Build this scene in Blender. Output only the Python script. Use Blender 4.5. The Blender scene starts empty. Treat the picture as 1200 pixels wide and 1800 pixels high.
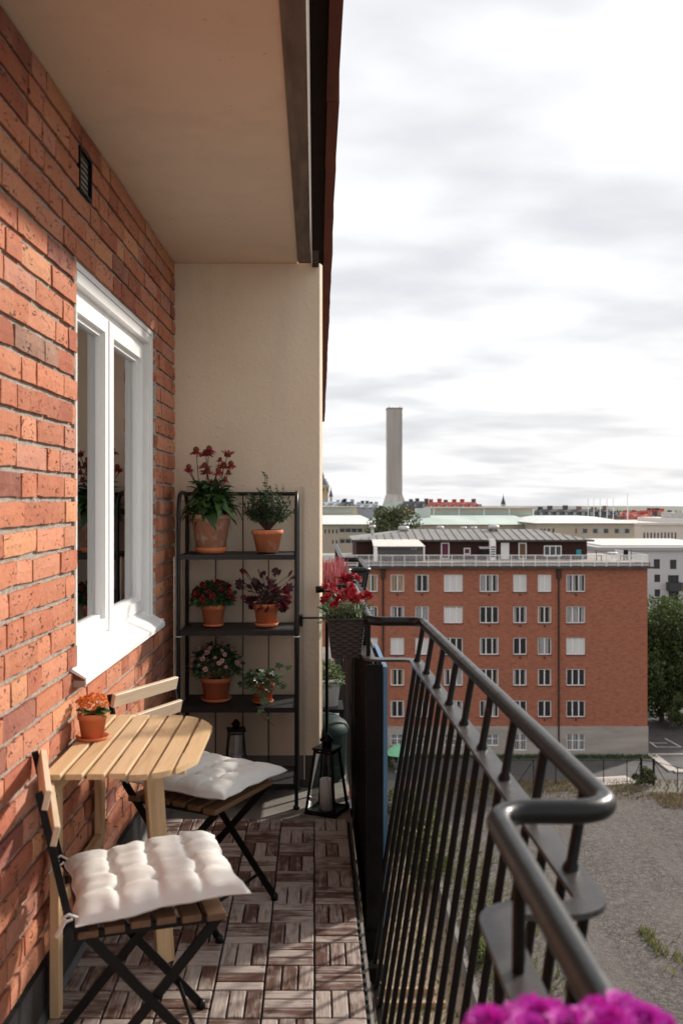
import bpy, bmesh, math, random
from mathutils import Vector, Matrix, Euler
R = random.Random(7)
S = bpy.context.scene
COL = S.collection
rad = math.radians

# ------------------------------------------------------------------ camera
EYE = 1.46                      # eye height above the wooden deck
cam = bpy.data.cameras.new('camera')
cam_o = bpy.data.objects.new('camera', cam); COL.objects.link(cam_o)
cam_o.location = (0, 0, EYE); cam_o.rotation_euler = (rad(90), 0, 0)
cam.sensor_fit = 'VERTICAL'; cam.sensor_height = 36.0; cam.sensor_width = 24.0
cam.lens = 1640 / 1800 * 36
cam.shift_x = 47 / 1800; cam.shift_y = -20 / 1800
cam.clip_start = 0.05; cam.clip_end = 9000
cam.dof.use_dof = True; cam.dof.focus_distance = 5.0; cam.dof.aperture_fstop = 4.5
S.camera = cam_o

# ------------------------------------------------------------------ sky, sun, exposure
SUN = Vector((1.0, 0.86, 0.66)).normalized()      # towards the sun
elev = math.asin(SUN.z); azim = math.atan2(SUN.x, SUN.y)
world = bpy.data.worlds.new('World'); S.world = world; world.use_nodes = True
nt = world.node_tree; nt.nodes.clear()
def N(t, **kw):
    n = nt.nodes.new(t)
    for k, v in kw.items(): setattr(n, k, v)
    return n
w_out = N('ShaderNodeOutputWorld'); w_bg = N('ShaderNodeBackground')
sky = N('ShaderNodeTexSky', sky_type='NISHITA', sun_disc=False)
sky.sun_elevation = elev; sky.sun_rotation = azim
sky.air_density = 1.0; sky.dust_density = 2.5
sc = N('ShaderNodeVectorMath', operation='SCALE'); sc.inputs['Scale'].default_value = 0.10
nt.links.new(sky.outputs[0], sc.inputs[0])
# cloud deck: direction projected on a plane high above, so it flattens to the horizon
tc = N('ShaderNodeTexCoord'); sep = N('ShaderNodeSeparateXYZ')
nt.links.new(tc.outputs['Generated'], sep.inputs[0])
def M(op, a, b=None):
    n = N('ShaderNodeMath', operation=op)
    for i, v in enumerate((a, b)):
        if v is None: continue
        if isinstance(v, (int, float)): n.inputs[i].default_value = v
        else: nt.links.new(v, n.inputs[i])
    return n.outputs[0]
zc = M('ADD', M('MAXIMUM', sep.outputs['Z'], 0.0), 0.16)
comb = N('ShaderNodeCombineXYZ')
nt.links.new(M('DIVIDE', sep.outputs['X'], zc), comb.inputs[0])
nt.links.new(M('DIVIDE', sep.outputs['Y'], zc), comb.inputs[1])
def noise(scale, detail, rough, off):
    mp = N('ShaderNodeMapping'); mp.inputs['Location'].default_value = off
    mp.inputs['Scale'].default_value = (1.0, 1.35, 1)
    nt.links.new(comb.outputs[0], mp.inputs[0])
    n = N('ShaderNodeTexNoise'); n.inputs['Scale'].default_value = scale
    n.inputs['Detail'].default_value = detail; n.inputs['Roughness'].default_value = rough
    nt.links.new(mp.outputs[0], n.inputs['Vector']); return n.outputs['Fac']
cl1 = noise(1.5, 3, 0.45, (1.3, 4.2, 0.7)); cl2 = noise(3.6, 4, 0.5, (8.0, 2.0, 1.0))
mixn = M('ADD', M('MULTIPLY', cl1, 0.76), M('MULTIPLY', cl2, 0.24))
ramp = N('ShaderNodeValToRGB'); ramp.color_ramp.interpolation = 'EASE'
e = ramp.color_ramp.elements
e[0].position = 0.33; e[0].color = (0.70, 0.715, 0.75, 1)
e[1].position = 0.61; e[1].color = (1.02, 1.02, 1.03, 1)
nt.links.new(mixn, ramp.inputs[0])
mx = N('ShaderNodeMix', data_type='RGBA'); mx.inputs['Factor'].default_value = 0.93
nt.links.new(sc.outputs[0], mx.inputs[6]); nt.links.new(ramp.outputs[0], mx.inputs[7])
nt.links.new(mx.outputs[2], w_bg.inputs[0]); w_bg.inputs[1].default_value = 1.0
nt.links.new(w_bg.outputs[0], w_out.inputs[0])

sl = bpy.data.lights.new('sun', 'SUN'); sl.energy = 5.0; sl.angle = rad(3.0); sl.color = (1.0, 0.93, 0.84)
so = bpy.data.objects.new('sun', sl); COL.objects.link(so)
so.rotation_euler = SUN.to_track_quat('Z', 'Y').to_euler()
S.view_settings.view_transform = 'Standard'; S.view_settings.look = 'None'
S.view_settings.gamma = 1; S.view_settings.exposure = 0.14
S.render.engine = 'CYCLES'
S.cycles.max_bounces = 8; S.cycles.diffuse_bounces = 5; S.cycles.transparent_max_bounces = 16

# ------------------------------------------------------------------ helpers
F, CX, CY = 1640.0, 553.0, 880.0
def W(px, py, Y):               # photograph pixel + real depth in metres -> place in the world
    return Vector(((px - CX) * Y / F, Y, EYE - (py - CY) * Y / F))

class MB:
    def __init__(s): s.v = []; s.f = []; s.sm = []
    def add(s, vs, fs, smooth=False):
        o = len(s.v); s.v += [tuple(v) for v in vs]
        s.f += [tuple(i + o for i in f) for f in fs]; s.sm += [smooth] * len(fs); return s
    def box(s, x0, x1, y0, y1, z0, z1, m=None):
        vs = [Vector((x, y, z)) for z in (z0, z1) for y in (y0, y1) for x in (x0, x1)]
        if m is not None: vs = [m @ v for v in vs]
        return s.add(vs, [(0, 2, 3, 1), (4, 5, 7, 6), (0, 1, 5, 4), (2, 6, 7, 3), (0, 4, 6, 2), (1, 3, 7, 5)])
    def quad(s, a, b, c, d): return s.add([a, b, c, d], [(0, 1, 2, 3)])
    def bar(s, p0, p1, w, t, up=(0, 0, 1)):      # rectangular bar between two points
        p0 = Vector(p0); p1 = Vector(p1); d = (p1 - p0); L = d.length; d.normalize()
        u = Vector(up); sd = d.cross(u)
        if sd.length < 1e-4: sd = d.cross(Vector((1, 0, 0)))
        sd.normalize(); u = sd.cross(d)
        vs = []
        for p in (p0, p1):
            for a, b in ((-1, -1), (1, -1), (1, 1), (-1, 1)): vs.append(p + sd * a * w / 2 + u * b * t / 2)
        return s.add(vs, [(3, 2, 1, 0), (4, 5, 6, 7), (0, 1, 5, 4), (1, 2, 6, 5), (2, 3, 7, 6), (3, 0, 4, 7)])
    def tube(s, path, r, n=8, cap=True, smooth=True):
        path = [Vector(p) for p in path]; k = len(path)
        rs = r if isinstance(r, (list, tuple)) else [r] * k
        d0 = (path[1] - path[0]).normalized()
        nrm = d0.cross(Vector((0, 0, 1)))
        if nrm.length < 1e-3: nrm = d0.cross(Vector((1, 0, 0)))
        nrm.normalize(); vs = []
        for i, p in enumerate(path):
            if i == 0: d = path[1] - path[0]
            elif i == k - 1: d = path[-1] - path[-2]
            else: d = (path[i + 1] - p).normalized() + (p - path[i - 1]).normalized()
            d.normalize(); nrm = (nrm - d * nrm.dot(d)).normalized(); b = d.cross(nrm)
            for j in range(n):
                a = 2 * math.pi * j / n
                vs.append(p + (nrm * math.cos(a) + b * math.sin(a)) * rs[i])
        fs = [(i * n + j, i * n + (j + 1) % n, (i + 1) * n + (j + 1) % n, (i + 1) * n + j) for i in range(k - 1) for j in range(n)]
        s.add(vs, fs, smooth)
        if cap:
            s.add(vs[:n], [tuple(range(n - 1, -1, -1))]); s.add(vs[-n:], [tuple(range(n))])
        return s
    def lathe(s, prof, n=24, c=(0, 0, 0), smooth=True, rot=0):
        vs = []; k = len(prof)
        for r, z in prof:
            for j in range(n):
                a = 2 * math.pi * j / n + rot
                vs.append((c[0] + r * math.cos(a), c[1] + r * math.sin(a), c[2] + z))
        fs = [(i * n + j, i * n + (j + 1) % n, (i + 1) * n + (j + 1) % n, (i + 1) * n + j) for i in range(k - 1) for j in range(n)]
        return s.add(vs, fs, smooth)
    def prism(s, pts, z0, z1):                    # polygon in XY extruded in Z
        n = len(pts)
        vs = [(x, y, z0) for x, y in pts] + [(x, y, z1) for x, y in pts]
        fs = [tuple(range(n - 1, -1, -1)), tuple(range(n, 2 * n))] + [(i, (i + 1) % n, n + (i + 1) % n, n + i) for i in range(n)]
        return s.add(vs, fs)
    def mesh(s, name, mat):
        me = bpy.data.meshes.new(name); me.from_pydata(s.v, [], s.f)
        me.polygons.foreach_set('use_smooth', s.sm); me.update()
        if mat: me.materials.append(mat)
        return me
    def build(s, name, mat, parent=None, kind=None):
        return obj(name, s.mesh(name, mat), parent, kind)

def obj(name, me, parent=None, kind=None, loc=None, rot=None, scale=None):
    o = bpy.data.objects.new(name, me); COL.objects.link(o)
    if parent is not None: o.parent = parent
    if kind: o['kind'] = kind
    if loc is not None: o.location = loc
    if rot is not None: o.rotation_euler = rot
    if scale is not None: o.scale = scale if not isinstance(scale, (int, float)) else (scale,) * 3
    return o
def tag(o, label, cat, group=None):
    o['label'] = label; o['category'] = cat
    if group: o['group'] = group
    return o
def thing(name, label, cat, loc=(0, 0, 0), rz=0, group=None):
    o = bpy.data.objects.new(name, None); COL.objects.link(o); o.location = loc; o.rotation_euler = (0, 0, rz)
    o.empty_display_size = 0.1
    return tag(o, label, cat, group)
def bevel_box(sx, sy, sz, b, seg=1):              # MB of a bevelled box centred on the origin
    bm = bmesh.new(); bmesh.ops.create_cube(bm, size=1)
    bmesh.ops.scale(bm, vec=(sx, sy, sz), verts=bm.verts)
    bmesh.ops.bevel(bm, geom=list(bm.edges), offset=b, segments=seg, affect='EDGES', profile=0.5)
    m = MB(); bm.verts.index_update()
    m.add([v.co.copy() for v in bm.verts], [tuple(v.index for v in f.verts) for f in bm.faces]); bm.free(); return m
def copy_tree(o, parent=None):
    c = o.copy(); COL.objects.link(c); c.parent = parent
    for ch in [x for x in o.children]: copy_tree(ch, c)
    return c
def fillet(pts, r, n=6):
    pts = [Vector(p) for p in pts]; out = [pts[0]]
    for i in range(1, len(pts) - 1):
        a, p, b = pts[i - 1], pts[i], pts[i + 1]
        da = (a - p).normalized(); db = (b - p).normalized(); ang = da.angle(db)
        t = min(r / math.tan(ang / 2), 0.48 * (a - p).length, 0.48 * (b - p).length); rr = t * math.tan(ang / 2)
        c = p + (da + db).normalized() * (rr / math.sin(ang / 2))
        s0 = p + da * t - c; s1 = p + db * t - c; tot = s0.angle(s1); ax = s0.cross(s1).normalized()
        for k in range(n + 1): out.append(c + Matrix.Rotation(tot * k / n, 3, ax) @ s0)
    out.append(pts[-1]); return out

# ------------------------------------------------------------------ materials
class Mat:
    def __init__(s, name, rough=0.7, metal=0.0, spec=0.5):
        s.m = bpy.data.materials.new(name); s.m.use_nodes = True; s.nt = s.m.node_tree
        s.b = s.nt.nodes['Principled BSDF']; s.b.inputs['Roughness'].default_value = rough
        s.b.inputs['Metallic'].default_value = metal; s.b.inputs['Specular IOR Level'].default_value = spec
        s._v = None
    def n(s, t, ins=None, **kw):
        x = s.nt.nodes.new(t)
        for k, v in kw.items(): setattr(x, k, v)
        for k, v in (ins or {}).items():
            if hasattr(v, 'is_linked'): s.nt.links.new(v, x.inputs[k])
            else: x.inputs[k].default_value = v
        return x
    def link(s, a, b): s.nt.links.new(a, b)
    def vec(s, rnd=True, scale=(1, 1, 1)):       # object coordinates shifted per object
        t = s.n('ShaderNodeTexCoord'); v = t.outputs['Object']
        if rnd:
            oi = s.n('ShaderNodeObjectInfo')
            k = s.n('ShaderNodeVectorMath', {0: oi.outputs['Random']}, operation='SCALE'); k.inputs['Scale'].default_value = 37.0
            v = s.n('ShaderNodeVectorMath', {0: v, 1: k.outputs[0]}, operation='ADD').outputs[0]
        if scale != (1, 1, 1):
            v = s.n('ShaderNodeMapping', {0: v, 'Scale': scale}).outputs[0]
        return v
    def noise(s, v, scale, detail=4, rough=0.55, dist=0.0):
        return s.n('ShaderNodeTexNoise', {'Vector': v, 'Scale': scale, 'Detail': detail, 'Roughness': rough, 'Distortion': dist}).outputs['Fac']
    def ramp(s, fac, stops, interp='LINEAR'):
        r = s.n('ShaderNodeValToRGB', {0: fac}); cr = r.color_ramp; cr.interpolation = interp
        while len(cr.elements) < len(stops): cr.elements.new(0.5)
        for el, (p, c) in zip(cr.elements, stops):
            el.position = p; el.color = (c, c, c, 1) if isinstance(c, (int, float)) else (*c, 1)
        return r.outputs[0]
    def mix(s, f, a, b, mode='MIX'):
        x = s.n('ShaderNodeMix', data_type='RGBA', blend_type=mode)
        for i, v in ((0, f), (6, a), (7, b)):
            if hasattr(v, 'is_linked'): s.link(v, x.inputs[i])
            elif i == 0: x.inputs[0].default_value = v
            else: x.inputs[i].default_value = (*v, 1) if len(v) == 3 else v
        return x.outputs[2]
    def math(s, op, a, b=0.0):
        return s.n('ShaderNodeMath', {0: a, 1: b}, operation=op).outputs[0]
    def color(s, c):
        if hasattr(c, 'is_linked'): s.link(c, s.b.inputs['Base Color'])
        else: s.b.inputs['Base Color'].default_value = (*c, 1)
        return s
    def bump(s, h, strength=0.3, dist=0.01):
        x = s.n('ShaderNodeBump', {'Height': h, 'Strength': strength, 'Distance': dist})
        s.link(x.outputs[0], s.b.inputs['Normal']); return s
    def rough(s, v): s.link(v, s.b.inputs['Roughness']); return s

def simple(name, c1, c2=None, scale=8.0, rough=0.7, bump=0.0, bscale=None, metal=0.0, dist=0.005, rnd=True, stretch=(1, 1, 1), detail=5, spec=0.5):
    m = Mat(name, rough, metal, spec); v = m.vec(rnd, stretch)
    if c2 is None: m.color(c1)
    else:
        f = m.noise(v, scale, detail, 0.6)
        m.color(m.ramp(f, [(0.35, c1), (0.65, c2)]))
    if bump: m.bump(m.noise(v, bscale or scale * 6, 4, 0.6), bump, dist)
    return m.m

def leafmat(name, c1, c2, c3=None, rough=0.45, trans=0.25):
    m = Mat(name, rough); g = m.n('ShaderNodeNewGeometry'); oi = m.n('ShaderNodeObjectInfo')
    f = m.math('FRACT', m.math('ADD', g.outputs['Random Per Island'], oi.outputs['Random']))
    st = [(0.0, c1), (1.0, c2)] if c3 is None else [(0.0, c1), (0.55, c2), (1.0, c3)]
    c = m.ramp(f, st); m.color(c)
    if trans:
        t = m.n('ShaderNodeBsdfTranslucent', {0: c}); mxs = m.n('ShaderNodeMixShader', {0: trans, 1: m.b.outputs[0], 2: t.outputs[0]})
        m.link(mxs.outputs[0], m.nt.nodes['Material Output'].inputs[0])
    return m.m
# ================================================================== materials of the balcony
def brick_material(name, island):
    m = Mat(name, 0.88, 0, 0.25); v = m.vec(not island)
    if island:
        g = m.n('ShaderNodeNewGeometry')
        base = m.ramp(g.outputs['Random Per Island'], [(0, (.37, .12, .06)), (.4, (.46, .165, .085)), (.75, (.5, .2, .115)), (1, (.24, .08, .05))])
    else:
        base = m.n('ShaderNodeObjectInfo').outputs['Color']
    big = m.noise(v, 9, 5, .6); fine = m.noise(v, 70, 4, .7)
    c = m.mix(m.ramp(big, [(.42, 0.0), (.68, .35)]), base, (.56, .27, .17))
    c = m.mix(m.ramp(fine, [(.52, 0.0), (.72, .35)]), c, (.17, .065, .042))
    # scraped grooves of the wire-cut face
    gv = m.n('ShaderNodeMapping', {0: v, 'Rotation': (0.6, 0.2, 0.3), 'Scale': (1, 1.0, 2.3)}).outputs[0]
    vo = m.n('ShaderNodeTexNoise', {'Vector': gv, 'Scale': 26.0, 'Detail': 2.0, 'Roughness': .4, 'Distortion': 1.6}).outputs['Fac']
    gate = m.ramp(m.noise(v, 14, 2), [(.42, 0.0), (.55, 1.0)])
    groove = m.math('MULTIPLY', m.ramp(vo, [(.635, 0.0), (.685, 1.0)]), gate)
    c = m.mix(m.math('MULTIPLY', groove, .8), c, (.11, .045, .035))
    lime = m.ramp(m.noise(v, 5, 6, .7), [(.64, 0.0), (.78, .45)])
    c = m.mix(lime, c, (.6, .47, .4))
    m.color(c)
    h = m.math('SUBTRACT', m.math('ADD', m.math('MULTIPLY', fine, .35), m.math('MULTIPLY', big, .5)), m.math('MULTIPLY', groove, .9))
    m.bump(h, 1.0, .011); return m.m
M_BRICK = brick_material('brick', False); M_BRICK_REST = brick_material('brick_rest', True)
def mortar_mat():
    m = Mat('mortar', .95, 0, .1); v = m.vec(False); f = m.noise(v, 60, 6, .75); g = m.noise(v, 240, 3, .7)
    m.color(m.ramp(f, [(.3, (.22, .185, .15)), (.48, (.46, .405, .345)), (.7, (.62, .56, .49))]))
    m.bump(m.math('ADD', f, g), 1.0, .006); return m.m
M_MORTAR = mortar_mat()
def stucco(name, c1, c2, sc, b):
    m = Mat(name, .93, 0, .15); v = m.vec(False)
    a = m.noise(v, 1.6, 5, .6); f = m.noise(v, 160, 3, .6); p = m.noise(v, 42, 2, .5)
    c = m.ramp(a, [(.35, c1), (.65, c2)])
    pits = m.ramp(m.noise(v, 55, 1, .3), [(.75, 0.0), (.8, .5)])
    st_ = m.ramp(m.noise(m.n('ShaderNodeMapping', {0: v, 'Scale': (3, 3, .7)}).outputs[0], 1.3, 6, .65), [(.5, 0.0), (.75, .35)])
    c = m.mix(st_, c, tuple(x * .72 for x in c1))
    m.color(m.mix(pits, c, (.3, .23, .16)))
    m.bump(m.math('ADD', m.math('MULTIPLY', f, .5), m.math('MULTIPLY', m.ramp(p, [(.5, 0.0), (.66, 1.0)]), sc)), b, .004); return m.m
M_STUCCO = stucco('stucco', (.68, .55, .415), (.74, .61, .47), .35, .5)
M_CEIL = stucco('ceiling_paint', (.70, .57, .435), (.75, .615, .475), .05, .15)
M_WHITE = simple('white_paint', (.8, .79, .775), (.84, .835, .82), 6, .38, .06, 90)
M_SILL = simple('sill_metal', (.8, .8, .79), (.85, .85, .84), 5, .34, .05, 30)
M_BLACK = simple('black_steel', (.004, .004, .004), (.008, .0075, .0075), 40, .4, .1, 220, spec=.22)
def rail_paint():
    m = Mat('rail_paint', .36, 0, .17); v = m.vec(False); f = m.noise(v, 14, 6, .65); g = m.noise(v, 120, 4, .6)
    c = m.ramp(f, [(.3, (.003, .0028, .0028)), (.7, (.0075, .0068, .0066))])
    rust = m.ramp(m.noise(v, 9, 6, .75), [(.645, 0.0), (.72, .7)])
    m.color(m.mix(rust, c, (.11, .045, .025)))
    m.rough(m.ramp(f, [(.3, .27), (.7, .42)])); m.bump(m.math('ADD', f, m.math('MULTIPLY', g, .4)), .35, .003); return m.m
M_RAIL = rail_paint()
M_HAND = M_RAIL.copy(); M_HAND.name = 'handrail_paint'; M_HAND.node_tree.nodes['Principled BSDF'].inputs['Specular IOR Level'].default_value = .30
M_FLAT = simple('worn_flat_bar', (.026, .023, .022), (.055, .049, .046), 9, .36, .12, 90, spec=.5, rnd=False)
M_CONC = simple('floor_concrete', (.15, .13, .11), (.22, .195, .168), 7, .85, .3, 120)
M_BEAM = simple('weathered_beam', (.11, .08, .06), (.19, .145, .11), 9, .9, .6, 60, stretch=(3, .4, 3))
M_SOFFIT = simple('soffit_boards', (.035, .018, .012), (.05, .026, .018), 5, .85, .2, 40)
M_FASCIA = simple('red_fascia', (.15, .04, .022), (.21, .06, .032), 6, .8, .4, 50, stretch=(2, .5, 2))
M_PLINTH = simple('bitumen_plinth', (.012, .012, .013), (.03, .03, .031), 12, .55, .4, 60)
def plank_mat():
    m = Mat('deck_wood', .62, 0, .35); v = m.vec(True)
    oi = m.n('ShaderNodeObjectInfo').outputs['Random']
    st = m.n('ShaderNodeMapping', {0: v, 'Scale': (7, 60, 60)}).outputs[0]
    st2 = m.n('ShaderNodeMapping', {0: v, 'Scale': (14, 160, 160)}).outputs[0]
    a = m.noise(st, 1, 6, .65, .6); b = m.noise(st2, 1, 4, .6); bl = m.noise(v, 16, 3, .5)
    wood = m.ramp(b, [(.3, (.06, .027, .019)), (.7, (.135, .066, .046))])
    gray = m.ramp(b, [(.3, (.28, .225, .19)), (.7, (.5, .43, .385))])
    thr = m.math('ADD', m.math('ADD', m.math('MULTIPLY', a, .75), m.math('MULTIPLY', bl, .45)), m.math('MULTIPLY', oi, .35))
    wear = m.ramp(thr, [(.635, 0.0), (.86, .92)])
    c = m.mix(wear, wood, gray)
    kn = m.ramp(m.noise(v, 24, 1, .3), [(.74, 0.0), (.8, .7)])
    m.color(m.mix(kn, c, (.06, .03, .02)))
    m.bump(m.math('ADD', a, m.math('MULTIPLY', b, .6)), .5, .002); return m.m
M_PLANK = plank_mat()
def acacia(name, d, l):
    m = Mat(name, .5, 0, .4); v = m.vec(True)
    st = m.n('ShaderNodeMapping', {0: v, 'Scale': (2.2, 26, 26)}).outputs[0]
    a = m.noise(st, 1, 5, .6, 1.2); b = m.noise(m.n('ShaderNodeMapping', {0: v, 'Scale': (20, 300, 300)}).outputs[0], 1, 3, .6)
    c = m.ramp(a, [(.3, d), (.5, l), (.72, tuple(x * .82 for x in l))])
    oi = m.n('ShaderNodeObjectInfo').outputs['Random']
    c = m.mix(m.math('MULTIPLY', oi, .35), c, tuple(x * .7 for x in d))
    m.color(m.mix(m.math('MULTIPLY', b, .25), c, d)); m.bump(m.math('ADD', a, b), .12, .001); return m.m
M_TABLE = acacia('oiled_table_wood', (.44, .265, .13), (.66, .455, .255))
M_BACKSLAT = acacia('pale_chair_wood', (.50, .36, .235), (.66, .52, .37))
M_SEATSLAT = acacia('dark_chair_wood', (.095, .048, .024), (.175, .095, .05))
def fabric(name, c):
    m = Mat(name, .95, 0, .1); v = m.vec(False)
    w1 = m.n('ShaderNodeTexWave', {'Vector': v, 'Scale': 420.0, 'Distortion': .6}, bands_direction='X').outputs['Fac']
    w2 = m.n('ShaderNodeTexWave', {'Vector': v, 'Scale': 420.0, 'Distortion': .6}, bands_direction='Y').outputs['Fac']
    f = m.noise(v, 22, 4, .55)
    m.color(m.mix(m.ramp(f, [(.35, 0.0), (.7, .35)]), c, tuple(x * .86 for x in c)))
    m.bump(m.math('ADD', m.math('MULTIPLY', m.math('ADD', w1, w2), .12), f), .3, .004); return m.m
M_CUSHION = fabric('cushion_cotton', (.65, .635, .605))
def glass_mat(name, tint=(1, 1, 1), refl=1.0, rough=0.0, ior=1.5):
    m = bpy.data.materials.new(name); m.use_nodes = True; t = m.node_tree; t.nodes.clear()
    o = t.nodes.new('ShaderNodeOutputMaterial'); mxs = t.nodes.new('ShaderNodeMixShader')
    tr = t.nodes.new('ShaderNodeBsdfTransparent'); tr.inputs[0].default_value = (*tint, 1)
    gl = t.nodes.new('ShaderNodeBsdfGlossy'); gl.inputs['Roughness'].default_value = rough
    fr = t.nodes.new('ShaderNodeFresnel'); fr.inputs[0].default_value = ior
    mu = t.nodes.new('ShaderNodeMath'); mu.operation = 'MULTIPLY'; mu.inputs[1].default_value = refl
    t.links.new(fr.outputs[0], mu.inputs[0]); t.links.new(mu.outputs[0], mxs.inputs[0])
    t.links.new(tr.outputs[0], mxs.inputs[1]); t.links.new(gl.outputs[0], mxs.inputs[2]); t.links.new(mxs.outputs[0], o.inputs[0]); return m
M_GLASS = glass_mat('window_glass', (.96, .98, .97), 2.3)
M_LGLASS = glass_mat('lantern_glass', (.93, .95, .94), .8)
def terracotta(name, c1, c2, bloom):
    m = Mat(name, .85, 0, .2); v = m.vec(True); f = m.noise(v, 22, 5, .6)
    c = m.ramp(f, [(.3, c1), (.7, c2)])
    if bloom:
        bl = m.ramp(m.noise(v, 17, 5, .62), [(.52, 0.0), (.72, bloom)])
        c = m.mix(bl, c, (.72, .62, .54))
    m.color(c); m.bump(m.noise(v, 120, 3), .15, .002); return m.m
M_TERRA = terracotta('terracotta', (.56, .175, .075), (.64, .22, .10), 0)
M_TERRA_OLD = terracotta('old_terracotta', (.44, .20, .12), (.54, .275, .17), .8)
M_TERRA_SPOT = terracotta('spotted_terracotta', (.56, .175, .08), (.64, .22, .10), .45)
M_SOIL = simple('soil', (.03, .02, .014), (.06, .042, .03), 60, .95, .9, 140, dist=.01)

# ================================================================== brick wall (its own frame: x out of the wall, y along it)
YE = 4.835                                   # depth of the end partition
WX = -0.722
wall = thing('brick_wall', 'rough orange-red brick wall of the house along the left side of the balcony', 'wall', (WX, YE, 0), -0.02)
ZP, ZC = 0.15, 2.692                          # plinth top, ceiling height
OY0, OY1, OZ0, OZ1 = -1.845, -0.525, 0.94, 2.237     # window opening
VY0, VY1, VZ0, VZ1 = -1.815, -1.665, 2.470, 2.612   # air vent
mb = MB()
mb.box(-.3, -.0125, -5.6, OY0, ZP, ZC + .3); mb.box(-.3, -.0125, OY1, .1, ZP, ZC + .3)
mb.box(-.3, -.0125, OY0, OY1, ZP, OZ0 - .025); mb.box(-.3, -.0125, OY0, OY1, OZ1 + .002, ZC + .3)
mb.box(-.29, -.0035, OY0 - .022, OY0 - .0005, OZ0 - .02, OZ1 + .001); mb.box(-.29, -.0035, OY1 + .0005, OY1 + .022, OZ0 - .02, OZ1 + .001)
mb.build('mortar', M_MORTAR, wall)
PAL = [((.47, .175, .095), 5), ((.42, .145, .08), 4), ((.52, .215, .125), 4), ((.46, .205, .14), 2), ((.35, .112, .065), 2.5), ((.24, .085, .062), 1.0), ((.55, .25, .13), 2.0), ((.28, .16, .115), .4)]
def brick_colour():
    t = R.random() * sum(w for _, w in PAL)
    for c, w in PAL:
        t -= w
        if t <= 0: break
    k = R.uniform(.88, 1.1); return (c[0] * k, c[1] * k, c[2] * k, 1)
def brick_geo(L, H, seed):                    # face towards +x, uneven arrises and chipped corners
    r = random.Random(seed); nx, nz = (5, 3) if L > .15 else (4, 3); D = .07; vs = []; fs = []
    for k in range(nz):
        for i in range(nx):
            u = i / (nx - 1) - .5; w = k / (nz - 1) - .5
            eu = abs(u) > .49; ew = abs(w) > .49
            x = r.uniform(-.0009, .0009) - (.0028 if (eu or ew) else 0)
            y = u * L; z = w * H
            if ew: z += r.uniform(-.0022, .0018) * (1 if w > 0 else -1)
            if eu: y += r.uniform(-.002, .0015) * (1 if u > 0 else -1)
            if eu and ew and r.random() < .22:
                y -= math.copysign(r.uniform(.002, .006), u); z -= math.copysign(r.uniform(.001, .004), w); x -= .002
            vs.append((x, y, z))
    for k in range(nz - 1):
        for i in range(nx - 1):
            a = k * nx + i; fs.append((a, a + 1, a + nx + 1, a + nx))
    ring = [i for i in range(nx)] + [k * nx + nx - 1 for k in range(1, nz)] + [(nz - 1) * nx + i for i in range(nx - 2, -1, -1)] + [k * nx for k in range(nz - 2, 0, -1)]
    o = len(vs)
    for i in ring: vs.append((-D, vs[i][1], vs[i][2]))
    n = len(ring)
    for j in range(n): fs.append((ring[j], o + j, o + (j + 1) % n, ring[(j + 1) % n]))
    return vs, fs
CH, BH, JT = .0770, .0620, .0085
SVAR = [brick_geo(.25, BH, s) for s in range(10)]; HVAR = [brick_geo(.119, BH, 50 + s) for s in range(8)]
def var_mesh(vf, nm):
    m = MB(); m.add(vf[0], vf[1]); return m.mesh(nm, M_BRICK)
SM = [var_mesh(v, 'brick') for v in SVAR]; HM = [var_mesh(v, 'brick') for v in HVAR]
bricks = []; zz = ZP + .012 + BH / 2; row = 0
while zz + BH / 2 < ZC + .03:
    y = .04 + R.uniform(0, .2); k = R.randint(0, 2)
    while y > -5.5:
        kind = 'S' if k % 3 else 'H'
        if R.random() < .12: kind = 'H' if kind == 'S' else 'S'
        k += 1; L = (.25 if kind == 'S' else .119) * R.uniform(.97, 1.03)
        segs = [(y - L, y)]; y -= L + JT * R.uniform(.75, 1.3)
        out = []
        for a, b in segs:
            if zz + BH / 2 > .93 and zz - BH / 2 < OZ1:                 # cut at the window
                if b <= OY0 or a >= OY1: out.append((a, b))
                else:
                    if a < OY0 - .03: out.append((a, OY0))
                    if b > OY1 + .03: out.append((OY1, b))
            elif zz + BH / 2 > VZ0 and zz - BH / 2 < VZ1:                       # cut at the vent
                if b <= VY0 or a >= VY1: out.append((a, b))
                else:
                    if a < VY0 - .03: out.append((a, VY0 - .004))
                    if b > VY1 + .03: out.append((VY1 + .004, b))
            else: out.append((a, b))
        for a, b in out: bricks.append((a, b, zz))
    zz += CH; row += 1
def show(bk):                                  # rough size in view of a brick
    Y = YE + (bk[0] + bk[1]) / 2
    if Y + .13 < 2.25: return -1
    return (bk[1] - bk[0]) / (Y * Y)
bricks.sort(key=show, reverse=True); rest = MB()
for i, (a, b, z) in enumerate(bricks):
    L = b - a; short = L < .17; j = R.randrange(8); jit = R.uniform(-.002, .0025)
    if i < 300 and show((a, b, z)) > 0:
        me = (HM if short else SM)[j]; o = obj('brick', me, wall, None, (jit, (a + b) / 2, z), (R.uniform(-.012, .012), 0, R.uniform(-.006, .006)), (1, L / (.119 if short else .25), R.uniform(.96, 1.03)))
        o.color = brick_colour()
    else:
        vs, fs = (HVAR if short else SVAR)[j]; s = L / (.119 if short else .25)
        rest.add([(x + jit, y * s + (a + b) / 2, zv + z) for x, y, zv in vs], fs)
rest.build('brick_remainder', M_BRICK_REST, wall, 'stuff')
MB().box(-.3, .006, -5.6, .1, -.12, ZP - .002).build('plinth', M_PLINTH, wall)
fl = MB(); n = 6
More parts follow.
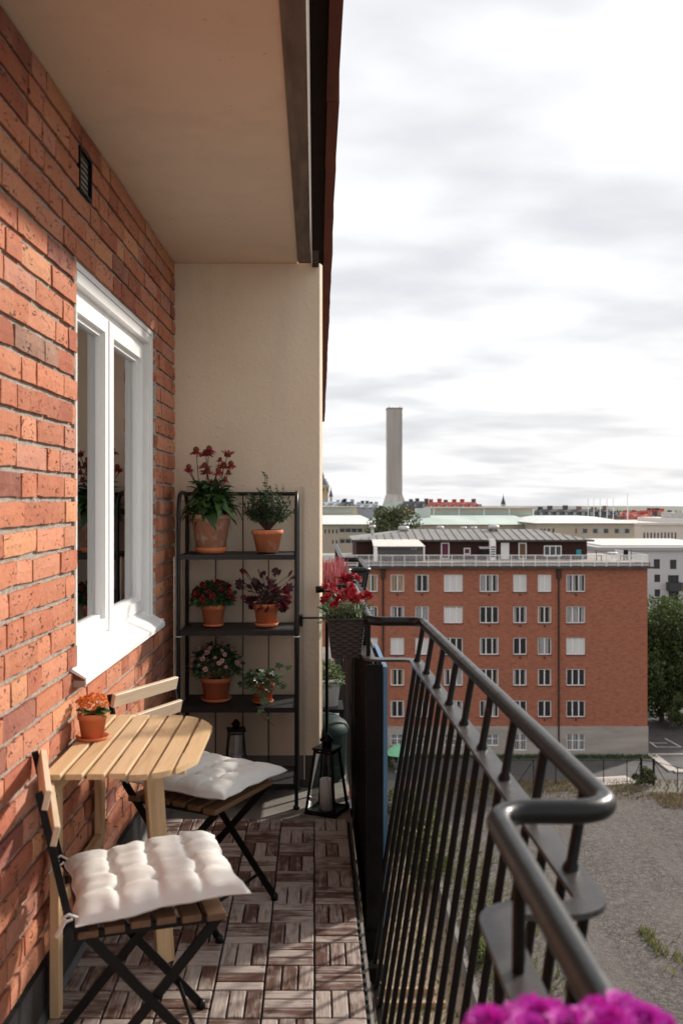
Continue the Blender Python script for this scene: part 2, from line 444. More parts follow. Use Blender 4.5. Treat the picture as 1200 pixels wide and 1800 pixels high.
for i in range(n):
    a0 = math.pi / 2 * i / n; a1 = math.pi / 2 * (i + 1) / n; r = .05
    p = lambda a: (.006 + r - r * math.sin(a) , -.026 + r - r * math.cos(a))
    (x0, z0), (x1, z1) = p(a0), p(a1)
    fl.quad((x0, -5.6, z0), (x0, .0, z0), (x1, .0, z1), (x1, -5.6, z1))
fl.build('fillet', simple('grey_fillet', (.07, .07, .072), (.13, .128, .125), 14, .7, .3, 80), wall)
# vent
mb = MB(); mb.box(-.12, -.05, VY0, VY1, VZ0, VZ1); mb.build('vent_back', simple('vent_black', (.006, .006, .006)), wall)
mb = MB(); t = .008
mb.box(-.06, .001, VY0, VY0 + t, VZ0, VZ1); mb.box(-.06, .001, VY1 - t, VY1, VZ0, VZ1); mb.box(-.06, .001, VY0 + t, VY1 - t, VZ0, VZ0 + t); mb.box(-.06, .001, VY0 + t, VY1 - t, VZ1 - t, VZ1)
vf = mb.build('vent_frame', M_BLACK, wall)
sl_me = None
for i in range(7):
    m = MB(); m.bar((0, VY0 + t, 0), (0, VY1 - t, 0), .020, .0012, (1, 0, 1.2)); sl_me = sl_me or m.mesh('vent_slat', M_BLACK)
    obj('vent_slat', sl_me, vf, None, (-.014, 0, VZ0 + .018 + i * .0185))

# ================================================================== window
win = thing('casement_window', 'white two-light casement window in the brick wall', 'window', (WX, YE, 0), -0.02)
def ring(y0, y1, z0, z1, w, x0, x1, bottom=True, near=None):
    m = MB(); m.box(x0, x1 if near is None else near, y0, y0 + w, z0, z1); m.box(x0, x1, y1 - w, y1, z0, z1); m.box(x0, x1, y0 + w, y1 - w, z1 - w, z1)
    if bottom: m.box(x0, x1, y0 + w, y1 - w, z0, z0 + w)
    return m
ring(OY0 + .002, OY1 - .002, .905, OZ1, .020, -.20, -.013, False, -.05).build('casing', M_WHITE, win)
ring(OY0 + .022, OY1 - .022, .905, OZ1 - .022, .038, -.20, -.018, False, -.05).build('casing_step', M_WHITE, win)
fr_ = ring(OY0 + .06, OY1 - .06, .935, OZ1 - .06, .03, -.20, -.048); 
MY = 3.585 - YE
fr_.box(-.20, -.036, MY - .016, MY + .016, .965, OZ1 - .09); fr_.build('frame', M_WHITE, win)
for a, b in ((OY0 + .094, MY - .019), (MY + .019, OY1 - .094)):
    sash = ring(a, b, .968, OZ1 - .094, .048, -.105, -.040); sash.v = [(x, y, z) for x, y, z in sash.v]
    so_ = sash.build('sash', M_WHITE, win)
    ring(a + .048, b - .048, 1.016, OZ1 - .142, .016, -.10, -.058).build('glazing_bead', M_WHITE, so_)
    MB().box(-.078, -.074, a + .06, b - .06, 1.028, OZ1 - .154).build('pane', M_GLASS, so_)
    ring(a + .03, b - .03, .99, OZ1 - .11, .05, -.175, -.15).build('inner_sash', M_WHITE, win)
sm = MB()
ya, yb = OY0 - .05, OY1 + .005
prof = [(-.045, .962), (-.040, .952), (.034, .905), (.041, .900), (.041, .880), (.037, .880), (.037, .896), (-.045, .94)]
n = len(prof)
sm.add([(x, ya, z) for x, z in prof] + [(x, yb, z) for x, z in prof], [(i, (i + 1) % n, n + (i + 1) % n, n + i) for i in range(n)] + [tuple(range(n - 1, -1, -1)), tuple(range(n, 2 * n))])
sm.build('sill', M_SILL, win)
MB().box(-.0, .038, ya - .002, ya + .02, .872, .892).build('sill_end', simple('sill_end_metal', (.36, .27, .22)), win)
MB().box(-.03, .036, yb - .03, yb + .002, .905, .915).build('sill_cap', M_SILL, win)
room = MB()
room.box(-1.9, -1.88, OY0 - .6, OY1 + .3, .5, 2.5); room.box(-1.9, -.21, OY0 - .62, OY0 - .6, .5, 2.5); room.box(-1.9, -.21, OY1 + .3, OY1 + .32, .5, 2.5); room.box(-1.9, -.21, OY0 - .6, OY1 + .3, 2.5, 2.52); room.box(-1.9, -.21, OY0 - .6, OY1 + .3, .48, .5)
room.build('room_lining', simple('room_plaster', (.55, .53, .5)), win)
cu = MB()  # pale curtain added behind the glass to lighten the panes
for i in range(134):
    y0 = OY1 - .10 - i * .0085; y1 = y0 - .0085
    f = lambda y: -.207 + .016 * math.sin(y * 95) + .008 * math.sin(y * 41)
    cu.add([(f(y0), y0, .98), (f(y1), y1, .98), (f(y1), y1, 2.2), (f(y0), y0, 2.2)], [(0, 1, 2, 3)], True)
cu.build('curtain', simple('added_pale_curtain', (.82, .79, .74)), win)

# ================================================================== ceiling, partition, floor, eave
ceil = MB().box(-.80, -.088, -1.0, YE + .15, ZC, ZC + .3).build('ceiling', M_CEIL, None, 'structure')
bm_ = MB().box(-.087, -.021, -1.0, 4.79, 2.683, 2.93); be = bm_.build('edge_beam', M_BEAM); tag(be, 'weathered grey-brown beam along the outer edge of the ceiling', 'beam')
hk = MB().box(-.013, .02, 4.74, 4.83, 2.668, 2.73); hk = hk.build('beam_bracket', M_SOFFIT); tag(hk, 'small dark bracket at the far end of the ceiling beam, above the partition corner', 'bracket')
soff = MB(); soff.add([(-.0205, -1, 3.47), (.075, -1, 3.47), (.15, 23, 3.47), (-.0205, 23, 3.47), (-.0205, -1, 3.6), (.075, -1, 3.6), (.15, 23, 3.6), (-.0205, 23, 3.6)], [(3, 2, 1, 0), (4, 5, 6, 7), (0, 1, 5, 4), (1, 2, 6, 5), (2, 3, 7, 6), (3, 0, 4, 7)]); soff.box(-.8, -.021, -1, 23, 2.995, 3.6)
tag(soff.build('eave_soffit', M_SOFFIT), 'dark boarded underside of the roof eave', 'eave')
fa = MB(); x0, x1, dx = .056, .108, .10
nseg = 26
for i in range(nseg):
    ya_ = -1 + 24.0 * i / nseg; yb_ = -1 + 24.0 * (i + 1) / nseg - .004
    ym = (ya_ + yb_) / 2
    fa.box(.040 + .0042 * ym, .086 + .0068 * ym + R.uniform(-.003, .003), ya_, yb_, 3.40, 3.63)
tag(fa.build('eave_fascia', M_FASCIA), 'rust-red fascia board along the roof eave against the sky', 'eave')

pw = thing('partition_wall', 'beige roughcast partition wall closing the far end of the balcony', 'wall', (0, YE, 0))
pts = [(-.80, 0), (.024, 0), (.028, .006), (.040, .045), (.041, .16), (-.80, .16)]
MB().prism(pts, .140, 2.69).build('plaster', M_STUCCO, pw)
MB().prism([(x, y + .003 if y == 0 else y) for x, y in pts], -.12, .139).build('skirting', simple('dark_skirting', (.045, .04, .036), (.075, .068, .06), 8, .85, .4, 70), pw)

MB().box(-.80, .17, -1.0, YE + .0, -.20, -.026).build('balcony_slab', M_CONC, None, 'structure')
MB().box(-.80, .17, YE + .001, 9.5, -.20, -.03).build('next_balcony_slab', M_CONC, None, 'structure')
# wooden deck tiles: squares of three slats, turned from square to square
deck = MB().box(-.745, .150, -1.0, 4.284, -.024, -.016).build('deck_tiles', simple('deck_grid_plastic', (.008, .008, .008)), None, 'structure')
PS = .15; pl = bevel_box(PS - .007, PS / 3 - .0055, .018, .0022)
pmesh = pl.mesh('plank', M_PLANK); cnt = 0; restp = MB()
xs = [.1485 - PS * (i + .5) for i in range(6)]
for j in range(34):
    yc = 4.283 - PS * (j + .5)
    for i, xc in enumerate(xs):
        turn = (i + j) % 2 == 0
        for k in (-1, 0, 1):
            off = k * PS / 3; p = (xc + (off if turn else 0), yc + (0 if turn else off), -.009 + R.uniform(-.0012, .0008))
            if yc > 2.25 and cnt < 300:
                o = obj('plank', pmesh, deck, None, p, (R.uniform(-.006, .006), R.uniform(-.004, .004), (math.pi / 2 if turn else 0) + R.uniform(-.004, .004))); cnt += 1
            else:
                a, b = (PS / 6 - .003, PS / 2 - .004) if turn else (PS / 2 - .004, PS / 6 - .003)
                restp.box(p[0] - a, p[0] + a, p[1] - b, p[1] + b, p[2] - .009, p[2] + .009)
restp.build('plank_remainder', M_PLANK, deck, 'stuff')
clips = MB()
for j in range(60):
    y = 4.25 - j * .05; clips.box(.1505, .158, y - .012, y + .012, -.022, -.006); clips.box(.1505, .154, y - .025, y + .025, -.022, -.016)
clips.build('edge_clips', simple('black_plastic', (.012, .012, .012)), deck, 'stuff')
# ================================================================== railings
def ribbon(path, w, t):                         # flat bar lying on its side along a path
    path = [Vector(p) for p in path]; m = MB(); L = []; Rr = []
    for i, p in enumerate(path):
        d = (path[min(i + 1, len(path) - 1)] - path[max(i - 1, 0)]); d.z = 0; d.normalize(); nrm = Vector((d.y, -d.x, 0))
        L.append(p - nrm * w / 2); Rr.append(p + nrm * w / 2)
    n = len(path); up = Vector((0, 0, t / 2))
    vs = [q - up for q in L] + [q - up for q in Rr] + [q + up for q in L] + [q + up for q in Rr]
    fs = []
    for i in range(n - 1):
        fs += [(2 * n + i, 3 * n + i, 3 * n + i + 1, 2 * n + i + 1), (i, i + 1, n + i + 1, n + i), (i, 2 * n + i, 2 * n + i + 1, i + 1), (n + i, n + i + 1, 3 * n + i + 1, 3 * n + i)]
    fs += [(0, n, 3 * n, 2 * n), (n - 1, 3 * n - 1, 4 * n - 1, 2 * n - 1)]
    m.add(vs, fs); return m
def railing(label, y0, yn, yf, y1, xin_n, xin_f, xo_n, xo_f, z=0.0, group=None, step=.235, ends=True, lean=.165, kids=True):
    t = thing('balcony_railing', label, 'railing', (xin_n, yn, z - .18), 0, group); o = Vector((xin_n, yn, z - .18))
    zr, zp, zb = z + 1.02, z + .88, z - .18
    P = lambda zz, k: [Vector(p) - o for p in ((xin_n - k * .06, y0, zz), (xin_n - k * .06, yn, zz), (xo_n - k, yn, zz), (xo_f - k, yf, zz), (xin_f - k * .06, yf, zz), (xin_f - k * .06, y1, zz))]
    pr = P(zr, 0); MB().tube(fillet(pr, .055, 8), .0172, 14).build('handrail', M_HAND, t)
    pp = P(zp, .024); ribbon(fillet(pp, .045, 7), .046, .009).build('flat_rail', M_FLAT, t)
    pb = P(zb, lean + .02)
    ribbon([pb[2], pb[3]], .03, .01).build('bottom_rail', M_RAIL, t)
    ribbon([Vector(pp[4]) - Vector((0, 0, 1.0)), Vector(pp[5]) - Vector((0, 0, 1.0))], .03, .01).build('bottom_rail', M_RAIL, t)
    ribbon([Vector(pp[0]) - Vector((0, 0, 1.0)), Vector(pp[1]) - Vector((0, 0, 1.0))], .03, .01).build('bottom_rail', M_RAIL, t)
    lerp = lambda a, b, f: Vector(a).lerp(Vector(b), f)
    nb = max(2, int((yf - yn - .16) / step) + 1)
    for i in range(nb):                                         # bay: short posts above, bars below
        f = 1 - (.062 / (yf - yn)) - i * step / (yf - yn)
        if f < .02: break
        q0, q1 = lerp(pp[2], pp[3], f), lerp(pr[2], pr[3], f)
        MB().tube([q0.lerp(q1, .03), q0.lerp(q1, .075), q0.lerp(q1, .12), q1], [.0140, .0120, .0088, .0088], 10, False).build('post', M_RAIL, t)
    k = 0
    while True:
        f = 1 - (.03 + k * step / 2) / (yf - yn); k += 1
        if f < .02: break
        MB().tube([lerp(pb[2], pb[3], f), lerp(pp[2], pp[3], f)], .0085, 10, False).build('bar', M_RAIL, t)
    for a, b, yy0, yy1 in ((4, 5, yf, y1), (0, 1, y0, yn)):      # straight runs either side of the bay
        L = abs(yy1 - yy0); nn = int(L / (step / 2))
        for i in range(nn):
            f = (i + .5) / nn; q = lerp(pp[a], pp[b], f)
            MB().tube([q - Vector((0, 0, 1.0)), q], .0080, 8, False).build('bar', M_RAIL, t)
            if i % 2 == 0: MB().tube([q, lerp(pr[a], pr[b], f)], .0085, 8, False).build('post', M_RAIL, t)
    return t, o
rl, ro = railing('black steel railing with a bay bulging outward along our balcony', -.6, 1.32, 3.40, 4.78, .250, .200, .425, .388)
# returns to the partition, wide posts and brackets to the slab
L = lambda *p: Vector(p) - ro
MB().tube([L(.20, 4.765, 1.02), L(.005, 4.765, 1.005)], .0172, 14).build('end_tube', M_RAIL, rl)
MB().bar(L(.20, 4.76, .862), L(-.065, 4.76, .862), .03, .007).build('end_bar', M_RAIL, rl)
MB().box(*[c for a, b in zip(L(-.075, 4.75, .82), L(-.062, 4.834, .872)) for c in (a, b)]).build('wall_plate', M_RAIL, rl)
MB().tube([L(.062, 4.76, -.02), L(.062, 4.76, .86)], .0085, 8).build('bar', M_RAIL, rl)
for yy, zt in ((3.36, .87), (4.70, .87), (.9, .87)):
    MB().box(*[c for a, b in zip(L(.185, yy - .006, -.19), L(.245, yy + .006, zt)) for c in (a, b)]).build('flat_post', M_RAIL, rl)
    MB().box(*[c for a, b in zip(L(.165, yy - .03, -.13), L(.25, yy - .007, -.085)) for c in (a, b)]).build('bracket', M_RAIL, rl)
MB().bar(L(.168, 3.20, -.16), L(.236, 3.20, -.16), .03, .045).build('bracket', M_RAIL, rl)
MB().bar(L(.168, 2.30, -.16), L(.236, 2.30, -.16), .03, .045).build('bracket', M_RAIL, rl)

# dark screen with a blue board outside the straight run
sp = thing('screen_panel', 'tall dark screen with a blue outer edge standing outside the railing behind the wicker planter', 'screen', (.25, 3.38, -.10))
m_ds = simple('dark_sheet', (.004, .004, .004), (.007, .0065, .0065), 5, .7, .2, 30, spec=.15)
for a_, b_, l_ in ((-.046, -.037, 1.25), (-.030, -.022, 1.1), (-.014, -.002, 1.25)): MB().box(a_, b_, 0, l_, -.10, .94).build('dark_board', m_ds, sp)
MB().box(-.001, .0145, .012, .55, .0, .955).build('blue_board', simple('blue_board', (.12, .235, .38), (.14, .26, .41), 6, .6, .1, 40), sp)

# neighbour's railing beyond the partition, and the balcony one floor down
nr, no = railing('black bay railing of the next balcony, seen past the partition edge', 4.95, 5.9, 6.95, 9.2, .205, .205, .345, .335, group=None, step=.22)
lr, lo = railing('railing of the balcony one storey below, seen through the gap by the deck edge', 4.0, 6.0, 8.3, 9.6, .2, .2, .405, .405, z=-2.77, step=.235)
MB().box(-.8, .17, 4.0, 9.6, -2.99, -2.80).build('lower_balcony_slab', M_CONC, None, 'structure')
# ================================================================== folding wall table
tbl = thing('folding_table', 'half-round slatted wooden balcony table fixed against the brick wall', 'table', (-.745, 2.90, 0))
TZ = .712
ends = [(-.355, .365), (-.352, .365), (-.35, .362), (-.345, .355), (-.318, .335), (-.262, .285), (-.165, .205)]
for i, (a, b) in enumerate(ends):
    x0 = .004 + i * .0590; w = .0480
    if i < 4: m = bevel_box(b - a, w, .016, .002)
    else:                                        # rounded outer ends
        def lim(x, sgn):
            t = max(0, min(1, (x - .22) / .20)); return (.358 * math.sqrt(max(0.02, 1 - t ** 2.6 * .86)))
        q = [(-lim(x0 + w * k / 5, 1), x0 + w * k / 5) for k in range(6)] + [(lim(x0 + w * k / 5, 1), x0 + w * k / 5) for k in range(5, -1, -1)]
        m = MB(); cx = 0; m.prism([(p[0], -(p[1] - x0 - w / 2)) for p in q][::-1], -.008, .008)
        a, b = 0, 0
    obj('table_slat', m.mesh('table_slat', M_TABLE), tbl, None, (x0 + w / 2, (a + b) / 2, TZ - .008), (0, 0, math.pi / 2))
def board(parent, name, p0, p1, w, t, mat, up=(0, 0, 1)):   # board as own object with x along it (for the grain)
    p0 = Vector(p0); p1 = Vector(p1); d = p1 - p0; L_ = d.length
    u = Vector(up); x = d.normalized(); y = u.cross(x)
    if y.length < 1e-4: y = Vector((0, 1, 0)).cross(x)
    y.normalize(); z = x.cross(y)
    o = obj(name, bevel_box(L_, w, t, .0018).mesh(name, mat), parent)
    o.matrix_local = Matrix.Translation((p0 + p1) / 2) @ Matrix((x, y, z)).transposed().to_4x4(); return o
board(tbl, 'cross_rail', (.03, -.18, TZ - .032), (.37, -.18, TZ - .032), .03, .03, M_TABLE)
board(tbl, 'cross_rail', (.03, .20, TZ - .032), (.37, .20, TZ - .032), .03, .03, M_TABLE)
board(tbl, 'wall_rail', (.016, -.335, TZ - .046), (.016, .335, TZ - .046), .024, .055, M_TABLE)
board(tbl, 'wall_leg', (.012, -.25, 0), (.012, -.25, TZ - .075), .045, .026, M_TABLE, (1, 0, 0))
board(tbl, 'wall_leg', (.014, .28, .29), (.014, .28, TZ - .075), .045, .026, M_TABLE, (1, 0, 0))
board(tbl, 'lower_rail', (.014, -.227, .31), (.014, .255, .31), .024, .045, M_TABLE)
board(tbl, 'support_leg', (.272, .055, 0), (.235, .02, TZ - .02), .056, .026, M_TABLE, (-.5, .85, 0))

# ================================================================== folding chairs
def make_chair(label, loc, rz):
    c = thing('folding_chair', label, 'chair', loc, rz, 'folding bistro chairs at the table')
    # local: faces +x, width along y, seat top at .445
    hw = .185
    for i in range(6):                               # seat slats across the chair
        x = -.155 + i * .062
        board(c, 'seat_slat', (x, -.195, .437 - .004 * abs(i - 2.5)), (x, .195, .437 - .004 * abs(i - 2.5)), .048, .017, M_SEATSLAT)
    for s in (-1, 1):
        y = s * hw
        # long leg: from the backrest top, past the seat's rear, down to the front foot
        m = MB(); m.bar((-.268, y, .776), (-.20, y, .47), .009, .018, (1, 0, 0)); m.bar((-.2005, y, .475), (.19, y, .010), .009, .024, (1, 0, 1)); m.build('long_leg', M_BLACK, c)
        # short leg from the seat front to the rear foot, inside the long leg
        yi = s * (hw - .018)
        m = MB(); m.bar((.165, yi, .415), (-.20, yi, .010), .009, .024, (1, 0, 1)); m.build('short_leg', M_BLACK, c)
        m = MB(); m.bar((-.19, y - s * .010, .420), (.175, y - s * .010, .420), .008, .02); m.build('seat_rail', M_BLACK, c)
        for fx, fy in ((.19, y), (-.20, yi)):
            m = MB(); m.lathe([(.0, -.003), (.013, -.003), (.013, .016), (.008, .022), (0, .022)], 10, (fx, fy, .003)); m.build('foot', M_BLACK, c)
    MB().tube([(-.20, -hw + .02, .03), (-.20, hw - .02, .03)], .006, 8).build('stretcher', M_BLACK, c)
    MB().tube([(.125, -hw, .085), (.125, hw, .085)], .006, 8).build('stretcher', M_BLACK, c)
    for z, w in ((.755, .048), (.668, .048)):
        x = -.268 + (.776 - z) * .222 + .013
        board(c, 'back_slat', (x, -.19, z), (x, .19, z), .016, w, M_BACKSLAT, (.22, 0, 1))
    return c
make_chair('folding chair nearest the camera, with its back to the brick wall', (-.450, 2.450, 0), rad(18))
make_chair('folding chair behind the half-round table, in front of the shelf', (-.400, 3.335, 0), rad(-27))

def cushion(label, loc, rz, seed, tilt=(0, 0)):
    t = thing('seat_cushion', label, 'cushion', loc, rz, 'tufted seat cushions on the chairs'); r = random.Random(seed)
    n = 72; A = .200; T = .052; vs = []; fs = []
    tu = [-.5, 0, .5]; pts = [(a + r.uniform(-.03, .03), b + r.uniform(-.03, .03)) for a in tu for b in tu]
    ph = [r.uniform(0, 6.3) for _ in range(8)]
    def prof(u, v):
        e = (1 - abs(u) ** 5.5) * (1 - abs(v) ** 5.5); h = max(e, 0) ** .46 * (1 - .12 * (u * u + v * v) / 2)
        d = 0
        for a, b in pts:
            q = (u - a) ** 2 + (v - b) ** 2; d += .34 * math.exp(-q / .0035) + .12 * math.exp(-q / .05)
        g = 0
        for a in tu: g += .25 * math.exp(-((abs(u - a - .02 * math.sin(5 * v + ph[0])) / .05) ** 1.3)) * (1 - .3 * abs(v) ** 3) + .12 * math.exp(-((abs(v - a - .02 * math.sin(5 * u + ph[1])) / .06) ** 1.3))
        wr = .035 * math.sin(14 * u + 9 * v + ph[2]) * math.sin(11 * v - 6 * u + ph[3])
        wr += .05 * math.exp(-((1 - max(abs(u), abs(v))) / .16) ** 2) * math.sin(26 * (u if abs(v) > abs(u) else v) + ph[4])
        return h * max(.18, 1 - d - g + wr)
    for side in (1, -1):
        for j in range(n + 1):
            for i in range(n + 1):
                u = 2 * i / n - 1; v = 2 * j / n - 1
                pinch = 1 + .045 * (u * u) * (v * v) - .028 * (1 - abs(u) if abs(v) > abs(u) else 1 - abs(v))
                x = u * A * pinch + .004 * math.sin(9 * v + ph[5]) * abs(u); y = v * A * pinch + .004 * math.sin(8 * u + ph[6]) * abs(v)
                h = prof(u, v) * T * (.92 if side > 0 else .36)
                vs.append((x, y, .022 + side * h + .006 * math.sin(2.2 * u + ph[7]) + tilt[0] * u + tilt[1] * v))
    N1 = (n + 1) ** 2
    for s in (0, 1):
        for j in range(n):
            for i in range(n):
                a = s * N1 + j * (n + 1) + i; q = (a, a + 1, a + n + 2, a + n + 1); fs.append(q if s == 0 else q[::-1])
    m = MB(); m.add(vs, fs, True); m.build('pad', M_CUSHION, t)
    seam = []
    for k in range(4 * 24):
        s_, q = divmod(k, 24); f = 2 * q / 24 - 1
        u, v = ((f, -1), (1, f), (-f, 1), (-1, -f))[s_]
        pinch = 1 + .045 * (u * u) * (v * v) - .028 * (1 - abs(u) if abs(v) > abs(u) else 1 - abs(v))
        seam.append((u * A * pinch + .004 * math.sin(9 * v + ph[5]) * abs(u), v * A * pinch + .004 * math.sin(8 * u + ph[6]) * abs(v), .022 + .006 * math.sin(2.2 * u + ph[7]) + tilt[0] * u + tilt[1] * v))
    MB().tube(seam + [seam[0]], .0022, 6, False).build('seam', M_CUSHION, t)
    for s in (-1, 1):
        b = Vector((-A, s * A * .93, .02)); m = MB()
        m.tube([b, b + Vector((-.02, s * .006, .012)), b + Vector((-.034, 0, .004)), b + Vector((-.026, -s * .012, -.012)), b + Vector((-.012, -s * .004, -.004))], .0035, 6)
        m.bar(b + Vector((-.026, 0, .0)), b + Vector((-.05, s * .012, -.035)), .012, .003); m.build('tie', M_CUSHION, t)
    return t
cushion('sunlit cream tufted cushion on the chair nearest the camera', (-.425, 2.436, .458), rad(18), 3, (.008, .0))
cushion('shaded grey-cream tufted cushion on the chair behind the table', (-.385, 3.322, .458), rad(-27), 8, (.0, -.006))

# ================================================================== shelf unit
SX0, SX1, SY0, SY1 = -.655, -.088, 4.495, 4.80
shelf = thing('plant_shelf', 'black metal shelf unit with four mesh shelves against the partition', 'shelf', ((SX0 + SX1) / 2, (SY0 + SY1) / 2, -.026))
so3 = Vector(((SX0 + SX1) / 2, (SY0 + SY1) / 2, -.026)); SL = lambda *p: Vector(p) - so3
M_SHELF = simple('shelf_enamel', (.007, .007, .008), (.011, .011, .012), 30, .38, .06, 100, spec=.35)
for x in (SX0, SX1):
    p = fillet([SL(x, SY0, -.02), SL(x, SY0, 1.50), SL(x, SY1, 1.50), SL(x, SY1, -.02)], .10, 8)
    MB().tube(p, .0098, 10).build('side_frame', M_SHELF, shelf)
    for y in (SY0, SY1): MB().lathe([(0, -.006), (.016, -.006), (.016, .004), (.012, .012), (0, .012)], 12, SL(x, y, -.02)).build('foot', M_SHELF, shelf)
MB().tube([SL(SX0, SY1, 1.495), SL(SX1, SY1, 1.495)], .010, 10).build('top_bar', M_SHELF, shelf)
def mesh_shelf_mat():
    m = Mat('expanded_mesh', .5); v = m.vec(False)
    bk = m.n('ShaderNodeTexBrick', {'Vector': v, 'Scale': 55.0, 'Mortar Size': .02, 'Color1': (0, 0, 0, 1), 'Color2': (0, 0, 0, 1), 'Mortar': (1, 1, 1, 1)})
    m.color(m.mix(bk.outputs['Fac'], (.008, .008, .009), (.03, .03, .032))); m.bump(bk.outputs['Fac'], .8, .003); return m.m
M_MESH = mesh_shelf_mat()
for z in (1.20, .835, .465, .098):
    m = MB(); a = SL(SX0 + .008, SY0 - .012, z - .024); b = SL(SX1 - .008, SY1 - .01, z)
    t_ = .004
    m.box(a.x, b.x, a.y, a.y + t_, a.z, b.z); m.box(a.x, b.x, b.y - t_, b.y, a.z, b.z); m.box(a.x, a.x + t_, a.y + t_, b.y - t_, a.z, b.z); m.box(b.x - t_, b.x, a.y + t_, b.y - t_, a.z, b.z)
    s_o = m.build('shelf_board', M_SHELF, shelf)
    MB().box(a.x + t_, b.x - t_, a.y + t_, b.y - t_, b.z - .006, b.z - .003).build('shelf_mesh', M_MESH, s_o)
for px in (379, 427, 472):
    x = (px - CX) * SY1 / F
    MB().tube([SL(x, SY1 + .004, .09), SL(x, SY1 + .004, 1.495)], .0032, 6).build('back_wire', M_SHELF, shelf)
for x in (SX0, SX1):
    pth = [SL(x + .0145 * math.cos(a * math.pi / 6), SY0 + .0145 * math.sin(a * math.pi / 6), .805) for a in range(13)]
    MB().tube(pth, .0022, 6, False).build('cable_tie', simple('white_nylon', (.8, .8, .8)), shelf)
def poly_mat():
    m = bpy.data.materials.new('corrugated_polycarbonate'); m.use_nodes = True; t = m.node_tree; t.nodes.clear()
    o = t.nodes.new('ShaderNodeOutputMaterial'); mxs = t.nodes.new('ShaderNodeMixShader'); mxs.inputs[0].default_value = .12
    tr = t.nodes.new('ShaderNodeBsdfTransparent'); tr.inputs[0].default_value = (.985, .98, .97, 1)
    p = t.nodes.new('ShaderNodeBsdfPrincipled'); p.inputs['Base Color'].default_value = (.85, .80, .72, 1); p.inputs['Roughness'].default_value = .3
    t.links.new(tr.outputs[0], mxs.inputs[1]); t.links.new(p.outputs[0], mxs.inputs[2]); t.links.new(mxs.outputs[0], o.inputs[0]); return m
M_POLY = poly_mat()
pc = thing('corrugated_panel', 'clear corrugated plastic sheet fixed behind and beside the plant shelf', 'panel', (SX0, 4.822, .02))
def corr(p0, p1, z0, z1, n, amp, nrm):
    m = MB(); p0 = Vector(p0); p1 = Vector(p1); nrm = Vector(nrm); k = n * 4
    for i in range(k):
        f0, f1 = i / k, (i + 1) / k
        a = p0.lerp(p1, f0) + nrm * amp * math.sin(f0 * n * 2 * math.pi); b = p0.lerp(p1, f1) + nrm * amp * math.sin(f1 * n * 2 * math.pi)
        m.add([a + Vector((0, 0, z0)), b + Vector((0, 0, z0)), b + Vector((0, 0, z1)), a + Vector((0, 0, z1))], [(0, 1, 2, 3)], True)
    return m
corr((-.01, 0, 0), (.60, 0, 0), 0, 1.515, 60, .0007, (0, 1, 0)).build('back_sheet', M_POLY, pc)
corr((-.020, -.335, 0), (-.020, -.01, 0), 0, 1.17, 32, .0007, (1, 0, 0)).build('side_sheet', M_POLY, pc)
m = MB(); m.bar((-.020, -.337, 0), (-.020, -.337, 1.17), .004, .004, (1, 0, 0)); m.build('sheet_edge', simple('sheet_edge', (.6, .5, .42), None, rough=.4), pc)
m = MB(); m.bar((.602, -.002, 0), (.602, -.002, 1.515), .006, .006, (1, 0, 0)); m.build('sheet_edge', simple('sheet_edge_clear', (.55, .52, .48), None, rough=.4), pc)

# ================================================================== lanterns
def lantern(label, loc, rz, s0, s1, hb, candle_col, cr, ch):
    t = thing('lantern', label, 'lantern', loc, rz); a, b = s0 / 2, s1 / 2; w = .0085 * (s0 / .148) + .002
    m = MB(); m.box(-a - .006, a + .006, -a - .006, a + .006, .0, .010); m.build('base', M_BLACK, t)
    zt = hb
    for sx, sy in ((-1, -1), (1, -1), (1, 1), (-1, 1)):
        MB().bar((sx * a, sy * a, .010), (sx * b, sy * b, zt), w, w, (1, 0, 0)).build('corner_post', M_BLACK, t)
    m = MB()
    for (x0, y0), (x1, y1) in (((-1, -1), (1, -1)), ((1, -1), (1, 1)), ((1, 1), (-1, 1)), ((-1, 1), (-1, -1))):
        for z, q in ((.016, a), (zt - .012, b * 1.02)):
            m.bar((x0 * q, y0 * q, z), (x1 * q, y1 * q, z), w * .8, w * .8)
    m.build('frame_rails', M_BLACK, t)
    m = MB(); m.box(-b - .012, b + .012, -b - .012, b + .012, zt, zt + .008); m.build('roof_plate', M_BLACK, t)
    k = s0 / .148
    m = MB(); m.lathe([(.024 * k, 0), (.024 * k, .030 * k), (.034 * k, .031 * k), (.033 * k, .036 * k), (.016 * k, .058 * k), (.004 * k, .068 * k), (0, .069 * k)], 16, (0, 0, zt + .008)); m.build('chimney_cap', M_BLACK, t)
    pth = [(.0, .042 * k * math.cos(x), zt + .030 * k + .036 * k * math.sin(x)) for x in [-.2 + i * .36 for i in range(11)]]
    MB().tube(pth, .0022 * k, 6).build('carry_ring', M_BLACK, t)
    for i in range(4):
        an = i * math.pi / 2; c_, s_ = math.cos(an), math.sin(an)
        rot = lambda x, y, z: (x * c_ - y * s_, x * s_ + y * c_, z)
        g = MB(); g.quad(rot(-a + w / 2, -a, .02), rot(a - w / 2, -a, .02), rot(b - w / 2, -b, zt - .016), rot(-b + w / 2, -b, zt - .016)); g.build('glass_pane', M_LGLASS, t)
    cd = MB(); cd.lathe([(0, 0), (cr, 0), (cr, ch - .006), (cr * .93, ch), (cr * .7, ch - .004), (0, ch - .006)], 20, (0, 0, .011)); co = cd.build('candle', simple('candle_wax', candle_col, None, rough=.55), t)
    MB().tube([(0, 0, ch + .004), (.001, 0, ch + .014)], .0012, 5).build('wick', M_BLACK, co)
    return t
lantern('tall black lantern with a white candle on the floor beside the shelf', (.058, 4.462, -.026), rad(-26), .148, .084, .300, (.75, .74, .74), .034, .145)
